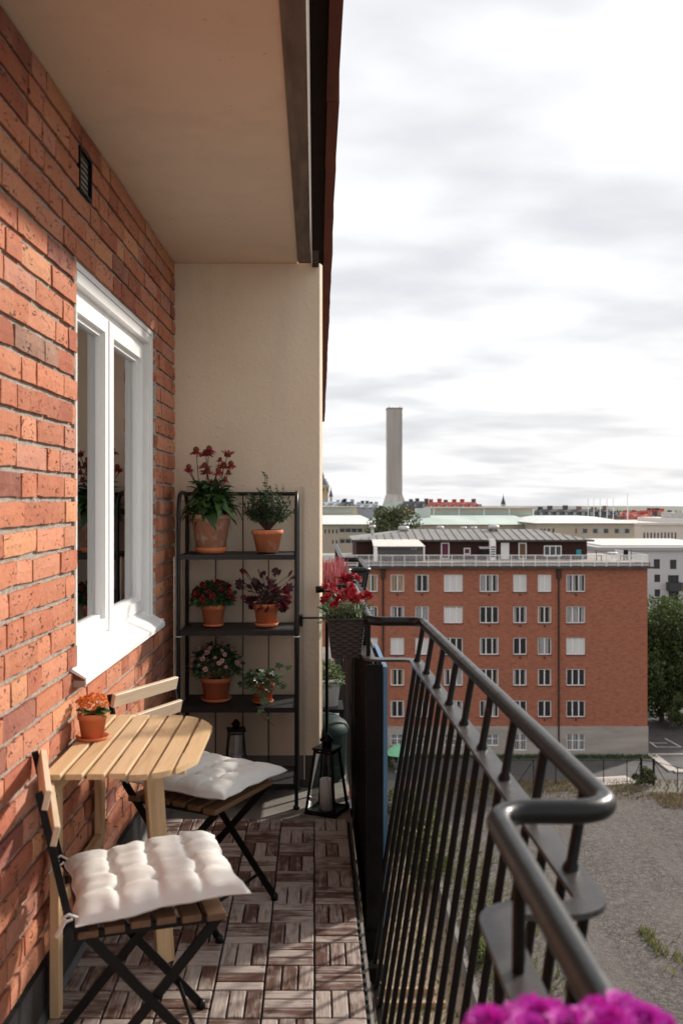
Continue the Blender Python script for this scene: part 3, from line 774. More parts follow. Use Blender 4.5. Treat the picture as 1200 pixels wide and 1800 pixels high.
lantern('small black lantern with a lilac candle on the lowest shelf', (-.392, 4.66, .098), rad(8), .105, .068, .215, (.42, .30, .42), .027, .085)
# ================================================================== pots and plants
M_LEAF = leafmat('leaf_green', (.028, .07, .018), (.06, .13, .032), (.10, .18, .05))
M_LEAF_D = leafmat('leaf_dark', (.022, .055, .022), (.045, .10, .038), (.075, .14, .06), .4)
M_LEAF_G = leafmat('leaf_greyish', (.10, .14, .07), (.17, .21, .11), (.26, .29, .19), .55)
M_IVY = leafmat('ivy_leaf', (.03, .08, .03), (.07, .14, .062), (.14, .21, .12), .4)
M_HEU = leafmat('heuchera_leaf', (.035, .015, .02), (.07, .027, .034), (.17, .02, .03), .4)
M_STEM = simple('stem', (.06, .075, .03), (.09, .06, .04), 30, .6)
M_STEM_D = simple('dark_stem', (.045, .03, .022), (.07, .05, .03), 30, .7)
M_CONE = simple('cone_centre', (.10, .022, .010), (.24, .06, .012), 300, .8, .8, 500)
M_PET_RED = leafmat('coneflower_petal', (.16, .008, .018), (.36, .014, .04), (.07, .008, .012), .6, .15)
M_MUM_RED = leafmat('red_mum_petal', (.22, .006, .012), (.34, .010, .018), (.14, .004, .010), .6, .2)
M_PINK = leafmat('pink_mum_petal', (.62, .36, .36), (.70, .44, .40), (.66, .38, .26), .6, .2)
M_ORANGE = leafmat('kalanchoe_petal', (.72, .16, .02), (.80, .24, .03), (.78, .30, .06), .6, .2)
M_CARN = leafmat('carnation_petal', (.26, .002, .008), (.42, .004, .014), (.16, .001, .006), .75, .12)
M_MAG = leafmat('magenta_petal', (.58, .015, .44), (.68, .04, .54), (.48, .01, .36), .6, .3)
M_HEATH = leafmat('heather_spike', (.40, .08, .10), (.52, .13, .15), (.30, .14, .10), .7, .2)

def leaf_mb(L_, Wd, curl=.3, seg=4, fold=.15, shape=None):    # leaf from the origin along +x
    m = MB(); vs = []
    for i in range(seg + 1):
        f = i / seg
        w = Wd / 2 * (shape(f) if shape else math.sin(math.pi * min(1, f * .94 + .04)) ** .75)
        a = curl * f; x = L_ * f * math.cos(a * .8); z = -L_ * f * math.sin(a) * f
        vs += [(x, -w, z + fold * w), (x, 0, z), (x, w, z + fold * w)]
    fs = []
    for i in range(seg):
        a = i * 3; fs += [(a, a + 3, a + 4, a + 1), (a + 1, a + 4, a + 5, a + 2)]
    return m.add(vs, fs, True)
def lobed_mb(r, lobes, depth, cup=.2):                        # rounded lobed leaf, stalk at the origin
    m = MB(); n = lobes * 4; vs = [(r * .15, 0, 0)]
    for i in range(n + 1):
        a = -math.pi * .88 + 2 * math.pi * .88 * i / n
        k = r * (1 - depth * (.5 + .5 * math.cos(i / 4 * 2 * math.pi + math.pi))) 
        vs.append((r * .15 + k * math.cos(a), k * math.sin(a), cup * k * (abs(math.sin(a)) ** 2) * .6 - .12 * k + .06 * r * math.sin(i * 1.9)))
    return m.add(vs, [(0, i + 1, i + 2) for i in range(n)], True)
def dirrot(d, roll=0):
    d = Vector(d).normalized(); y = Vector((0, 0, 1)).cross(d)
    if y.length < 1e-3: y = Vector((0, 1, 0))
    y.normalize(); z = d.cross(y); return Matrix((d, y, z)).transposed().to_4x4() @ Matrix.Rotation(roll, 4, 'X')
def put(name, me, parent, p, d, s=1.0, roll=0):
    o = obj(name, me, parent); o.matrix_local = Matrix.Translation(p) @ dirrot(d, roll) @ Matrix.Scale(s, 4); return o
def addm(dst, src, p, d, s=1.0, roll=0):
    mt = Matrix.Translation(p) @ dirrot(d, roll) @ Matrix.Scale(s, 4)
    dst.add([mt @ Vector(v) for v in src.v], src.f, True)
def ball_flower(r, rings, per, mat, nm, open_=1.0, seed=1, wf=.26):   # many-petalled head, faces +x
    rr = random.Random(seed); m = MB()
    for k in range(rings):
        e = (k + .4) / rings * math.pi * .5 * open_
        for j in range(per - k):
            a = 2 * math.pi * (j + .5 * (k % 2) + rr.uniform(-.15, .15)) / (per - k); ee = e + rr.uniform(-.1, .1)
            d = Vector((math.sin(ee), math.cos(ee) * math.cos(a), math.cos(ee) * math.sin(a)))
            t = Vector((0, -math.sin(a), math.cos(a))); l = r * rr.uniform(.85, 1.08); w = r * wf
            b = d * r * .25
            m.add([b - t * w * .4, d * l * .8 - t * w + Vector((.1 * r, 0, 0)), d * l, d * l * .8 + t * w + Vector((.1 * r, 0, 0)), b + t * w * .4], [(0, 1, 2, 3, 4)])
    return m.mesh(nm, mat)
def daisy(r, np_, droop, mat, nm, cone=True):
    m = MB()
    for j in range(np_):
        a = 2 * math.pi * j / np_ + R.uniform(-.08, .08); d = Vector((-droop + R.uniform(-.15, .15), math.cos(a), math.sin(a))).normalized(); t = Vector((0, -math.sin(a), math.cos(a)))
        w = r * .17; l = r * R.uniform(.85, 1.1)
        m.add([d * r * .2 - t * w * .5, d * l * .6 - t * w, d * l - t * w * .5, d * l + t * w * .5, d * l * .6 + t * w, d * r * .2 + t * w * .5], [(0, 1, 2, 3, 4, 5)])
    return m.mesh(nm, mat)
def pot_plant(name, label, loc, rt, rb, h, mat, saucer=None, smat=None, cat='potted plant', rim=.022, group=None):
    t = thing(name, label, cat, loc, R.uniform(0, 6), group); z0 = 0.0
    if saucer:
        sh = .012 if saucer[1] is None else saucer[1]; rs = saucer[0]
        MB().lathe([(0, 0), (rs * .86, 0), (rs, sh), (rs * .95, sh), (rs * .82, .004), (0, .004)], 28).build('saucer', smat or M_TERRA, t); z0 = .0045
    MB().lathe([(0, z0), (rb, z0), (rt * .93, h - rim), (rt, h - rim), (rt * 1.01, h - .002), (rt * .985, h), (rt * .9, h), (rt * .87, h - .02), (0, h - .02)], 32).build('pot', mat, t)
    MB().lathe([(rt * .885, h - .016), (rt * .5, h - .010), (0, h - .012)], 20).build('soil', M_SOIL, t); return t
def dome_dir(emin=-.1):
    while True:
        d = Vector((R.gauss(0, 1), R.gauss(0, 1), R.gauss(0, 1))).normalized()
        if d.z > emin: return d
PY = 4.64

# coneflower in the big old pot
t = pot_plant('coneflower_pot', 'large weathered terracotta pot of dark red coneflowers on the top shelf', W(371, 880, PY) * 1 + Vector((0, 0, 1.20 - EYE)), .104, .070, .192, M_TERRA_OLD, (.083, .030))
t.rotation_euler.z = 0
lm = [leaf_mb(.105, .046, .9, 4).mesh('leaf', M_LEAF), leaf_mb(.09, .040, .5, 4).mesh('leaf', M_LEAF_D), leaf_mb(.12, .038, 1.2, 5).mesh('leaf', M_LEAF)]
for i in range(180):
    a = R.uniform(0, 2 * math.pi); e = R.uniform(.15, 1.35); rr = R.uniform(.005, .085)
    put('leaf', lm[i % 3], t, (rr * math.cos(a), rr * math.sin(a), .185 + R.uniform(0, .17) * (1 - rr / .11)), (math.cos(a) * math.cos(e), math.sin(a) * math.cos(e), math.sin(e) * .8), R.uniform(.6, 1.0), R.uniform(-.5, .5))
lu = leaf_mb(.07, .026, .35, 3).mesh('leaf', M_LEAF_D)
for i in range(110):
    a = R.uniform(0, 6.28); rr = .055 * math.sqrt(R.random()); z = R.uniform(.24, .345); e = R.uniform(.1, 1.2)
    put('leaf', lu, t, (rr * math.cos(a), rr * math.sin(a), z), (math.cos(a) * math.cos(e), math.sin(a) * math.cos(e), math.sin(e)), R.uniform(.6, 1.1), R.uniform(-.8, .8))
cone_me = [daisy(.042, 13, .25, M_PET_RED, 'petals'), daisy(.040, 12, .75, M_PET_RED, 'petals'), daisy(.038, 11, -.5, M_PET_RED, 'petals')]
cm = MB(); cm.lathe([(.016, -.003), (.0155, .005), (.011, .013), (.005, .017), (0, .0175)], 10); cm.v = [(z, y, x) for x, y, z in cm.v]; cmesh = cm.mesh('cone', M_CONE)
st = MB()
for px, py, k, s in ((345, 791, 1, 1), (368, 789, 1, 1), (362, 796, 0, 1.1), (400, 801, 2, 1.1), (387, 807, 1, .6), (406, 815, 1, .9), (360, 818, 0, .9), (393, 818, 0, 1.05), (332, 821, 1, .9), (364, 828, 0, 1.0), (384, 827, 1, .9), (331, 829, 2, .7), (402, 829, 1, .6), (375, 852, 0, .95), (396, 842, 1, .7)):
    dy = R.uniform(-.03, .03); p = W(px, py, PY + dy) - t.location
    up = Vector((R.uniform(-.2, .2), -.35 if py != 852 else -2.0, 1)); b = Vector((R.uniform(-.04, .04), R.uniform(-.04, .04), .19))
    fo = put('flower', cone_me[k], t, p, up, s); put('cone', cmesh, fo, (0, 0, 0), (1, 0, 0))
    st.tube([b, b.lerp(p, .5) + Vector((p.x * .12, 0, .02)), p], .0021, 5, False)
st.build('stems', M_STEM_D, t)

# hebe-like shrub
t = pot_plant('shrub_pot', 'terracotta pot with a small glossy-leaved green shrub on the top shelf', W(470, 880, PY) + Vector((0, 0, 1.20 - EYE)), .078, .054, .115, M_TERRA_SPOT, (.056, .006), simple('black_saucer', (.02, .02, .02)))
t.rotation_euler.z = 0
br = MB(); fo = MB(); sml = leaf_mb(.027, .0105, .25, 2)
for i in range(80):
    d = dome_dir(.12); d.z = abs(d.z) * 1.15 + .1; d.normalize(); L_ = R.uniform(.09, .15) * (1.25 if R.random() < .18 else 1)
    b = Vector((0, 0, .105)); p1 = b + Vector((d.x * .05, d.y * .05, .05)); p2 = b + Vector((d.x * L_ * .98, d.y * L_ * .98, .03 + d.z * L_ * 1.45))
    br.tube([b, p1, p2], [.0035, .0025, .0014], 5, False); ax = (p2 - p1).normalized()
    for k in range(15):
        f = k / 14; q = p1.lerp(p2, .25 + .75 * f); a = k * 1.571 + R.uniform(-.3, .3)
        s = ax.orthogonal().normalized(); s = Matrix.Rotation(a, 3, ax) @ s
        addm(fo, sml, q, s * .85 + ax * (.35 + .5 * f), R.uniform(.75, 1.15), R.uniform(-.6, .6))
br.build('branches', M_STEM_D, t); fo.build('foliage', M_LEAF_D, t, 'stuff')

def mum(name, label, px, z, rt, rb, h, sauc, fme, nfl, rad_, zc, fs, bud=None, leafm=None, nb=0, squash=.8):
    t = pot_plant(name, label, W(px, 880, PY) + Vector((0, 0, z - EYE)), rt, rb, h, M_TERRA, sauc); t.rotation_euler.z = 0
    fo = MB(); lf = leaf_mb(.024, .016, .4, 3)
    for i in range(560):
        d = dome_dir(-.35); q = Vector((d.x, d.y, d.z * squash)) * rad_ * R.uniform(.55, .97) + Vector((0, 0, zc))
        addm(fo, lf, q, d + Vector((0, 0, .2)), R.uniform(.7, 1.3), R.uniform(-1, 1))
    fo.build('foliage', leafm or M_LEAF_D, t, 'stuff')
    st = MB()
    for i in range(24):
        d = dome_dir(.1); st.tube([(0, 0, h - .015), Vector((d.x, d.y, d.z * squash)) * rad_ * .8 + Vector((0, 0, zc))], .0015, 5, False)
    st.build('stems', M_STEM, t)
    ga = math.pi * (3 - 5 ** .5)
    for i in range(nfl):
        zf = 1 - (i + .5) / nfl * .95; a = i * ga + R.uniform(-.25, .25); rr = math.sqrt(max(0, 1 - zf * zf))
        d = Vector((rr * math.cos(a), rr * math.sin(a), zf))
        put('flower', fme[i % len(fme)], t, Vector((d.x, d.y, d.z * squash)) * rad_ * R.uniform(.98, 1.06) + Vector((0, 0, zc)), d + Vector((R.uniform(-.25, .25), -.15, R.uniform(0, .3))), fs * R.uniform(.75, 1.15), R.uniform(0, 6))
    return t
rm = [ball_flower(.017, 3, 11, M_MUM_RED, 'flower', .8, 3), ball_flower(.016, 3, 10, M_MUM_RED, 'flower', .9, 4)]
mum('red_mum_pot', 'small terracotta pot of dark red chrysanthemums on the second shelf', 375, .837, .062, .045, .108, (.054, .012), rm, 30, .104, .135, 1.0, squash=.78)
pm = [ball_flower(.015, 4, 11, M_PINK, 'flower', 1.0, 5), ball_flower(.013, 4, 10, M_PINK, 'flower', 1.1, 6), ball_flower(.009, 3, 8, M_PINK, 'flower', 1.3, 7)]
mum('pink_mum_pot', 'terracotta pot of pale pink chrysanthemums on the third shelf', 380, .467, .078, .056, .118, (.078, .016), pm, 52, .126, .165, 1.0, squash=.9)

# heuchera
t = pot_plant('heuchera_pot', 'terracotta pot of purple-leaved heuchera on the second shelf', W(468, 880, PY) + Vector((0, 0, .837 - EYE)), .065, .047, .112, M_TERRA, (.062, .018)); t.rotation_euler.z = 0
hm = [lobed_mb(.032, 7, .3).mesh('leaf', M_HEU), lobed_mb(.026, 6, .35).mesh('leaf', M_HEU)]
st = MB()
pts = [(428, 1005), (436, 1009), (425, 1027), (421, 1033), (430, 1050), (455, 1005), (462, 1010), (483, 1003), (487, 1008), (508, 1010), (514, 1016), (449, 1022), (440, 1032)]
tg = [W(x, y, PY + R.uniform(-.06, .05)) - t.location for x, y in pts]
for i in range(95):
    d = dome_dir(-.45); tg.append(Vector((d.x * .105, d.y * .095 - .01, .14 + d.z * .085)) * R.uniform(.72, 1) + Vector((.012, 0, .01)))
for i, p in enumerate(tg):
    b = Vector((R.uniform(-.02, .02), R.uniform(-.02, .02), .10)); st.tube([b, b.lerp(p, .5) + Vector((0, 0, .025)), p], .0012, 4, False)
    d = (p - Vector((0, 0, .13))); put('leaf', hm[i % 2], t, p, d + Vector((0, R.uniform(-.1, .02), R.uniform(-.06, .05))), R.uniform(.55, 1.1), R.uniform(-1.1, 1.1))
st.build('stems', M_STEM_D, t)

# ivy
t = pot_plant('ivy_pot', 'small terracotta pot of trailing green ivy on the third shelf', W(462, 880, 4.60) + Vector((0, 0, .467 - EYE)), .058, .043, .105, M_TERRA, (.054, .010)); t.rotation_euler.z = 0
iv = [lobed_mb(.024, 5, .45, .1).mesh('leaf', M_IVY), lobed_mb(.019, 5, .5, .1).mesh('leaf', M_IVY)]
st = MB()
for i in range(85):
    d = dome_dir(-.55); p = Vector((d.x * .098, d.y * .085 - .01, .118 + d.z * .062)) * R.uniform(.75, 1)
    if d.z < -.1: p += Vector((d.x * .02, d.y * .02, 0))
    st.tube([(0, 0, .09), Vector((p.x * .5, p.y * .5, .13)), p], .001, 4, False); put('leaf', iv[i % 2], t, p, Vector((d.x, d.y - .4, -.15 + R.uniform(-.3, .3))), R.uniform(.6, 1.1), R.uniform(-.8, .8))
def trail(pix, Ys, sizes):
    p = [W(x, y, yy) - t.location for (x, y), yy in zip(pix, Ys)]; st.tube(p, .0012, 5, False)
    for q, s in zip(p[1:], sizes):
        if s: put('leaf', iv[0], t, q + Vector((R.uniform(-.008, .008), -.006, 0)), Vector((R.uniform(-.5, .5), -.6, -.5)), s, R.uniform(-.5, .5))
trail([(462, 1188), (448, 1200), (444, 1212), (462, 1230), (456, 1250), (468, 1266), (484, 1277)], [4.56, 4.52, 4.48, 4.46, 4.46, 4.47, 4.48], [.9, 1, 1.1, .8, 0, 0])
trail([(462, 1188), (462, 1218), (466, 1232), (459, 1246), (472, 1260)], [4.56, 4.49, 4.46, 4.46, 4.47], [1.0, 1.2, .9, .6])
trail([(470, 1185), (492, 1168), (505, 1172)], [4.58, 4.55, 4.54], [1.0, .9]); trail([(470, 1185), (490, 1200), (496, 1206)], [4.58, 4.54, 4.54], [.8, .8])
st.build('stems', M_STEM, t)

# kalanchoe on the table
KT = Vector((-.697, 2.93, .712))
t = pot_plant('kalanchoe_pot', 'small terracotta pot of bright orange flowers on the wooden table', KT, .0465, .034, .083, M_TERRA, (.053, .011), rim=.018); t.rotation_euler.z = 0
kl = leaf_mb(.05, .034, .5, 4, .1).mesh('leaf', M_LEAF)
for i in range(22):
    a = R.uniform(0, 6.28); e = R.uniform(0, .9); put('leaf', kl, t, (.012 * math.cos(a), .012 * math.sin(a), .075 + R.uniform(0, .012)), (math.cos(a) * math.cos(e), math.sin(a) * math.cos(e), math.sin(e)), R.uniform(.6, 1), R.uniform(-.4, .4))
kf = [ball_flower(.0095, 3, 9, M_ORANGE, 'flower', .8, 11), ball_flower(.0085, 3, 8, M_ORANGE, 'flower', .9, 12)]
ga = math.pi * (3 - 5 ** .5)
for i in range(46):
    zf = 1 - i / 46 * .9; rr = math.sqrt(max(0, 1 - zf * zf)); a = i * ga; d = Vector((rr * math.cos(a), rr * math.sin(a), zf))
    put('flower', kf[i % 2], t, Vector((d.x * .046, d.y * .046, .108 + d.z * .026)) * R.uniform(.94, 1.04), d, R.uniform(.8, 1.15), R.uniform(0, 6))

# ---------------- planters on the railing
def wicker():
    m = Mat('dark_wicker', .6, 0, .4); v = m.vec(False); f = m.noise(v, 60, 4); m.color(m.ramp(f, [(.3, (.014, .011, .010)), (.7, (.035, .028, .025))])); m.bump(m.noise(v, 300, 2), .2, .002); return m.m
M_WICK = wicker()
def planter_box(name, label, x0, x1, y0, y1, zb, zt, taper, weave=True, mat=None):
    t = thing(name, label, 'planter', ((x0 + x1) / 2, (y0 + y1) / 2, zb)); hx, hy, h = (x1 - x0) / 2, (y1 - y0) / 2, zt - zb
    per = []; st_ = .0045
    for (ax, ay), (bx, by) in (((-1, -1), (1, -1)), ((1, -1), (1, 1)), ((1, 1), (-1, 1)), ((-1, 1), (-1, -1))):
        n = int((abs(bx - ax) * hx + abs(by - ay) * hy) / st_); per += [(ax + (bx - ax) * i / n, ay + (by - ay) * i / n, Vector((0, -1, 0)) if ay == by == -1 else Vector((1, 0, 0)) if ax == bx == 1 else Vector((0, 1, 0)) if ay == by == 1 else Vector((-1, 0, 0))) for i in range(n)]
    rows = 60; m = MB(); vs = []; P = len(per)
    for j in range(rows + 1):
        f = j / rows; band = math.floor(f * 15); ph = (f * 15) % 1
        k = 1 - taper * (1 - f)
        for i, (a, b, nn) in enumerate(per):
            s = math.sin(i * math.pi / 5.2 + (math.pi if band % 2 else 0)) * math.sin(ph * math.pi) if weave else 0
            vs.append(Vector((a * hx * k, b * hy * (1 - taper * .3 * (1 - f)), h * f)) + nn * (.0024 * s + .0016 * math.sin(ph * math.pi)))
    fs = [(j * P + i, j * P + (i + 1) % P, (j + 1) * P + (i + 1) % P, (j + 1) * P + i) for j in range(rows) for i in range(P)]
    m.add(vs, fs, True); m.add(vs[:P], [tuple(range(P - 1, -1, -1))]); m.build('box', mat or M_WICK, t)
    c = [(-hx, -hy, h), (hx, -hy, h), (hx, hy, h), (-hx, hy, h)]; m = MB()
    for i in range(4): m.tube([c[i], c[(i + 1) % 4]], .0055, 8)
    m.build('rim', mat or M_WICK, t)
    MB().box(-hx + .006, hx - .006, -hy + .006, hy - .006, h - .03, h - .018).build('soil', M_SOIL, t); return t
t = planter_box('wicker_planter', 'dark woven planter with red carnations hung on the railing', .050, .186, 3.46, 4.02, .872, 1.018, .22)
fo = MB(); lf = leaf_mb(.05, .009, .35, 3); lf2 = leaf_mb(.018, .011, .3, 2); gr = MB()
for i in range(420):
    x = R.uniform(-.07, .07); y = R.uniform(-.27, .27); addm(fo, lf, (x * .8, y, .12), (x * 9 + R.uniform(-.6, .6), R.uniform(-.8, .8), R.uniform(.5, 1.6)), R.uniform(.7, 1.7), R.uniform(-1, 1))
for i in range(1500):
    x = R.gauss(0.0, .036); y = -.27 + abs(R.gauss(0, .10)); z = .128 + R.uniform(0, .075) * math.exp(-(x / .06) ** 2)
    addm(gr, lf2, (x, y, z), (R.uniform(-1, 1), R.uniform(-1, 1), R.uniform(-.2, 1)), R.uniform(.5, 1.0), R.uniform(-1, 1))
fo.build('foliage', M_LEAF, t, 'stuff'); gr.build('edging_foliage', M_LEAF_G, t, 'stuff')
cf = [ball_flower(.027, 4, 9, M_CARN, 'flower', .75, 21), ball_flower(.024, 4, 8, M_CARN, 'flower', .9, 22), ball_flower(.025, 3, 9, M_CARN, 'flower', .6, 23)]
st = MB()
for px, py, yy in ((570, 1035, 3.5), (581, 1034, 3.55), (577, 1051, 3.47), (574, 1057, 3.5), (588, 1065, 3.47), (597, 1055, 3.48), (604, 1046, 3.55), (614, 1032, 3.7), (617, 1042, 3.6), (613, 1020, 3.8), (620, 1015, 3.85), (626, 1018, 3.8), (600, 1019, 3.8), (629, 1051, 3.5), (624, 1055, 3.48), (620, 1048, 3.5), (646, 1050, 3.5), (641, 1047, 3.55), (585, 1040, 3.6)):
    p = W(px, py, yy) - t.location; b = Vector((p.x * .6, p.y * .9, .12)); st.tube([b, p], .0016, 5, False)
    put('flower', cf[R.randrange(3)], t, p, (R.uniform(-.8, .8), R.uniform(-1, -.1), R.uniform(.3, 1)), R.uniform(.8, 1.1), R.uniform(0, 6))
st.build('stems', M_STEM, t)

t = planter_box('flower_box', 'blurred magenta flowers in a box hung on the nearest stretch of railing', .10, .228, .42, .80, .83, .955, .12, False, M_BLACK)
mg = [ball_flower(.030, 6, 26, M_MAG, 'flower', .8, 31, .12), ball_flower(.027, 6, 24, M_MAG, 'flower', .7, 32, .12)]
fo = MB()
for i in range(260): addm(fo, lf, (R.uniform(-.06, .09), R.uniform(-.18, .18), .115), (R.uniform(-1, 1), R.uniform(-1, 1), R.uniform(0, 1)), R.uniform(.5, .9), R.uniform(-1, 1))
fo.build('foliage', M_LEAF, t, 'stuff')
for px, py, yy in ((850, 1795, .77), (895, 1785, .79), (935, 1778, .78), (965, 1782, .79), (1010, 1795, .76), (1055, 1778, .77), (1085, 1772, .775), (1120, 1780, .77), (1075, 1795, .74), (985, 1802, .76), (1145, 1795, .77), (910, 1802, .76)):
    p = W(px * .94 + 66, py + 38, yy) - t.location; put('flower', mg[R.randrange(2)], t, p, (R.uniform(-.4, .4), R.uniform(-.5, .1), 1), R.uniform(.85, 1.1), R.uniform(0, 6))
    p = p + Vector((0, -.09, -.02)); put('flower', mg[R.randrange(2)], t, p, (R.uniform(-.4, .4), R.uniform(-.5, .1), 1), R.uniform(.85, 1.1), R.uniform(0, 6))

# heather, pot, tub on the neighbour's side
t = planter_box('heather_box', 'planter of pink heather hung on the next balcony, just past the partition', .02, .17, 5.15, 5.75, .80, .935, .15, False, M_BLACK)
hs = MB(); gl = MB()
for i in range(330):
    x = R.uniform(-.075, .075); y = R.uniform(-.3, .3); H_ = R.uniform(.09, .20); tx = x * 1.25 + R.uniform(-.015, .015); ty = y + R.uniform(-.02, .02)
    b = Vector((x * .8, y, .12)); p = Vector((tx, ty, .13 + H_)); gl.tube([b, b.lerp(p, .5)], .0012, 4, False)
    hs.tube([b.lerp(p, .35), b.lerp(p, .55), b.lerp(p, .8), p], [.0026, .0048, .004, .0008], 5, False)
hs.build('flower_spikes', M_HEATH, t, 'stuff'); gl.build('stems', M_LEAF, t, 'stuff')
sd = thing('plant_stand', 'low dark stand behind the partition edge carrying a white pot', 'stand', (.06, 5.28, -.03))
MB().box(-.13, .10, -.12, .12, .315, .335).build('stand_top', M_BLACK, sd)
for sx in (-.12, .09):
    for sy in (-.11, .11): MB().box(sx - .008, sx + .008, sy - .008, sy + .008, 0, .315).build('leg', M_BLACK, sd)
t = pot_plant('white_pot', 'white pot of small yellow-green flowers on the dark stand beyond the partition', (.055, 5.28, .306), .098, .075, .155, simple('white_enamel', (.62, .62, .63), None, rough=.3))
fo = MB(); fl = MB()
M_YEL = leafmat('yellow_bloom', (.45, .32, .06), (.5, .42, .12), (.5, .2, .12), .6, .2)
for i in range(900):
    d = dome_dir(-.1); q = Vector((d.x * .105, d.y * .105, .15 + d.z * .10)) * R.uniform(.6, 1); addm(fo, lf2, q, d, R.uniform(.8, 1.5), R.uniform(-1, 1))
    if i % 3 == 0: addm(fl, lf2, q * 1.04, d, .6, R.uniform(-1, 1))
fo.build('foliage', M_LEAF, t, 'stuff'); fl.build('blooms', M_YEL, t, 'stuff')
tub = thing('storage_tub', 'green rounded plastic tub, coloured dark to stand for shade, on the next balcony behind the tall lantern', 'tub', (.03, 5.02, -.03))
MB().lathe([(0, 0), (.115, 0), (.135, .02), (.142, .24), (.148, .25), (.148, .27)], 28).build('body', simple('shaded_green_plastic', (.002, .012, .010), (.003, .017, .014), 6, .6, spec=.2), tub)  # green darkened: the shade of nearby clutter is put into the colour
MB().lathe([(.152, .255), (.154, .272), (.140, .30), (.09, .335), (0, .345)], 28).build('lid', simple('shaded_green_lid', (.003, .018, .014), None, rough=.6, spec=.2), tub)
t = planter_box('lower_planter', 'planter of yellow-green foliage on the railing one storey below', .25, .40, 7.0, 7.6, -2.0, -1.87, .15, False, M_BLACK)
fo = MB()
for i in range(500): addm(fo, lf2, (R.gauss(0, .05), R.uniform(-.3, .3), .12 + R.uniform(0, .14)), dome_dir(-.2), R.uniform(1, 2.2), R.uniform(-1, 1))
fo.build('foliage', leafmat('yellow_foliage', (.10, .13, .02), (.28, .26, .05), (.16, .18, .04)), t, 'stuff')
# ================================================================== ground far below
ZG = -21.5
def gravel_mat():
    m = Mat('gravel', .95, 0, .2); v = m.vec(False)
    a = m.noise(v, .06, 5, .6); b = m.noise(v, 3.6, 5, .7); c = m.noise(v, 11.0, 3, .6); p = m.noise(v, .35, 4, .6)
    base = m.ramp(m.math('ADD', m.math('MULTIPLY', b, .5), m.math('MULTIPLY', c, .5)), [(.38, (.050, .043, .038)), (.5, (.105, .091, .082)), (.62, (.20, .178, .162))])
    base = m.mix(m.ramp(a, [(.4, 0.0), (.6, .45)]), base, (.17, .15, .135))
    tk = m.ramp(m.noise(m.n('ShaderNodeMapping', {0: v, 'Rotation': (0, 0, .5), 'Scale': (.5, .03, 1)}).outputs[0], 1, 4, .6), [(.5, 0.0), (.68, .55)])
    base = m.mix(tk, base, (.155, .137, .123))
    m.color(m.mix(m.ramp(p, [(.55, 0.0), (.75, .4)]), base, (.10, .085, .07))); m.bump(m.math('ADD', b, c), 1.0, .12); return m.m
def earth_mat():
    m = Mat('bare_earth', .95, 0, .15); v = m.vec(False); a = m.noise(v, .35, 6, .65); b = m.noise(v, 4.5, 5, .7)
    m.color(m.mix(m.ramp(b, [(.35, 0.0), (.7, .7)]), m.ramp(a, [(.3, (.115, .075, .05)), (.55, (.22, .155, .11)), (.75, (.15, .13, .07))]), (.30, .235, .18))); m.bump(b, .8, .1); return m.m
M_GRAVEL = gravel_mat(); M_EARTH = earth_mat()
M_ASPH = simple('asphalt', (.06, .056, .055), (.09, .084, .082), 1.2, .9, .3, 8, dist=.02)
M_GREY_CONC = simple('far_concrete', (.29, .25, .22), (.40, .35, .31), .6, .9, .3, 4, dist=.02, stretch=(.4, .4, 2.2))
M_LINE = simple('road_paint', (.55, .54, .52), (.7, .69, .67), 4, .8)
M_CITY = simple('city_ground', (.07, .08, .055), (.16, .15, .13), .03, .95)
MB().box(-1500, 1500, -200, 4000, ZG - .5, ZG - .012).build('ground', M_CITY, None, 'structure')
g = MB(); g.quad((7.5, -20, ZG), (70, -20, ZG), (70, 71.5, ZG), (7.5, 74.5, ZG)); g.build('gravel_lot', M_GRAVEL, None, 'structure')
g = MB(); g.quad((-8, -20, ZG - .004), (7.2, -20, ZG - .004), (7.2, 74, ZG - .004), (-8, 74, ZG - .004)); g.build('earth_yard', M_EARTH, None, 'structure')
g = MB(); g.quad((-8, 76.6, ZG + .004), (34, 76.6, ZG + .004), (34, 82.9, ZG + .004), (-8, 82.9, ZG + .004)); g.build('footpath', M_ASPH, None, 'structure')
g = MB(); g.quad((30.6, 70, ZG + .008), (75, 70, ZG + .008), (75, 106, ZG + .008), (30.6, 106, ZG + .008)); g.build('parking_area', M_ASPH, None, 'structure')
def groundbar(m, px0, py0, px1, py1, w, z):
    q = []
    for px, py in ((px0, py0), (px1, py1)):
        Y = F * (EYE - z) / (py - CY); q.append(Vector(((px - CX) * Y / F, Y, z)))
    d = (q[1] - q[0]).normalized(); n_ = Vector((d.y, -d.x, 0)) * w / 2; m.quad(q[0] - n_, q[1] - n_, q[1] + n_, q[0] + n_)
m = MB(); zt = ZG + .014
for a in ((1141, 1304, 1153, 1313), (1153, 1313, 1197, 1313), (1168, 1298, 1196, 1313), (1141, 1306, 1172, 1306)): groundbar(m, *a, .14, zt)
m.build('parking_lines', M_LINE, None, 'structure')
m = MB(); zt = ZG + .0
a = W(1146, 1329, 1640 * (EYE - ZG) / 449); b = W(1183, 1357, 1640 * (EYE - ZG) / 477)
m.bar((a.x, a.y, ZG + .07), (b.x, b.y, ZG + .07), .8, .14); m.bar((b.x, b.y, ZG + .068), (b.x + 20, b.y + .3, ZG + .068), .8, .14)
m.bar((a.x - 1, a.y + .3, ZG + .066), (a.x + 30, a.y + .3, ZG + .066), .25, .13)
m.build('kerb', simple('kerb_stone', (.36, .32, .29), (.45, .41, .37), 2, .9), None, 'structure')

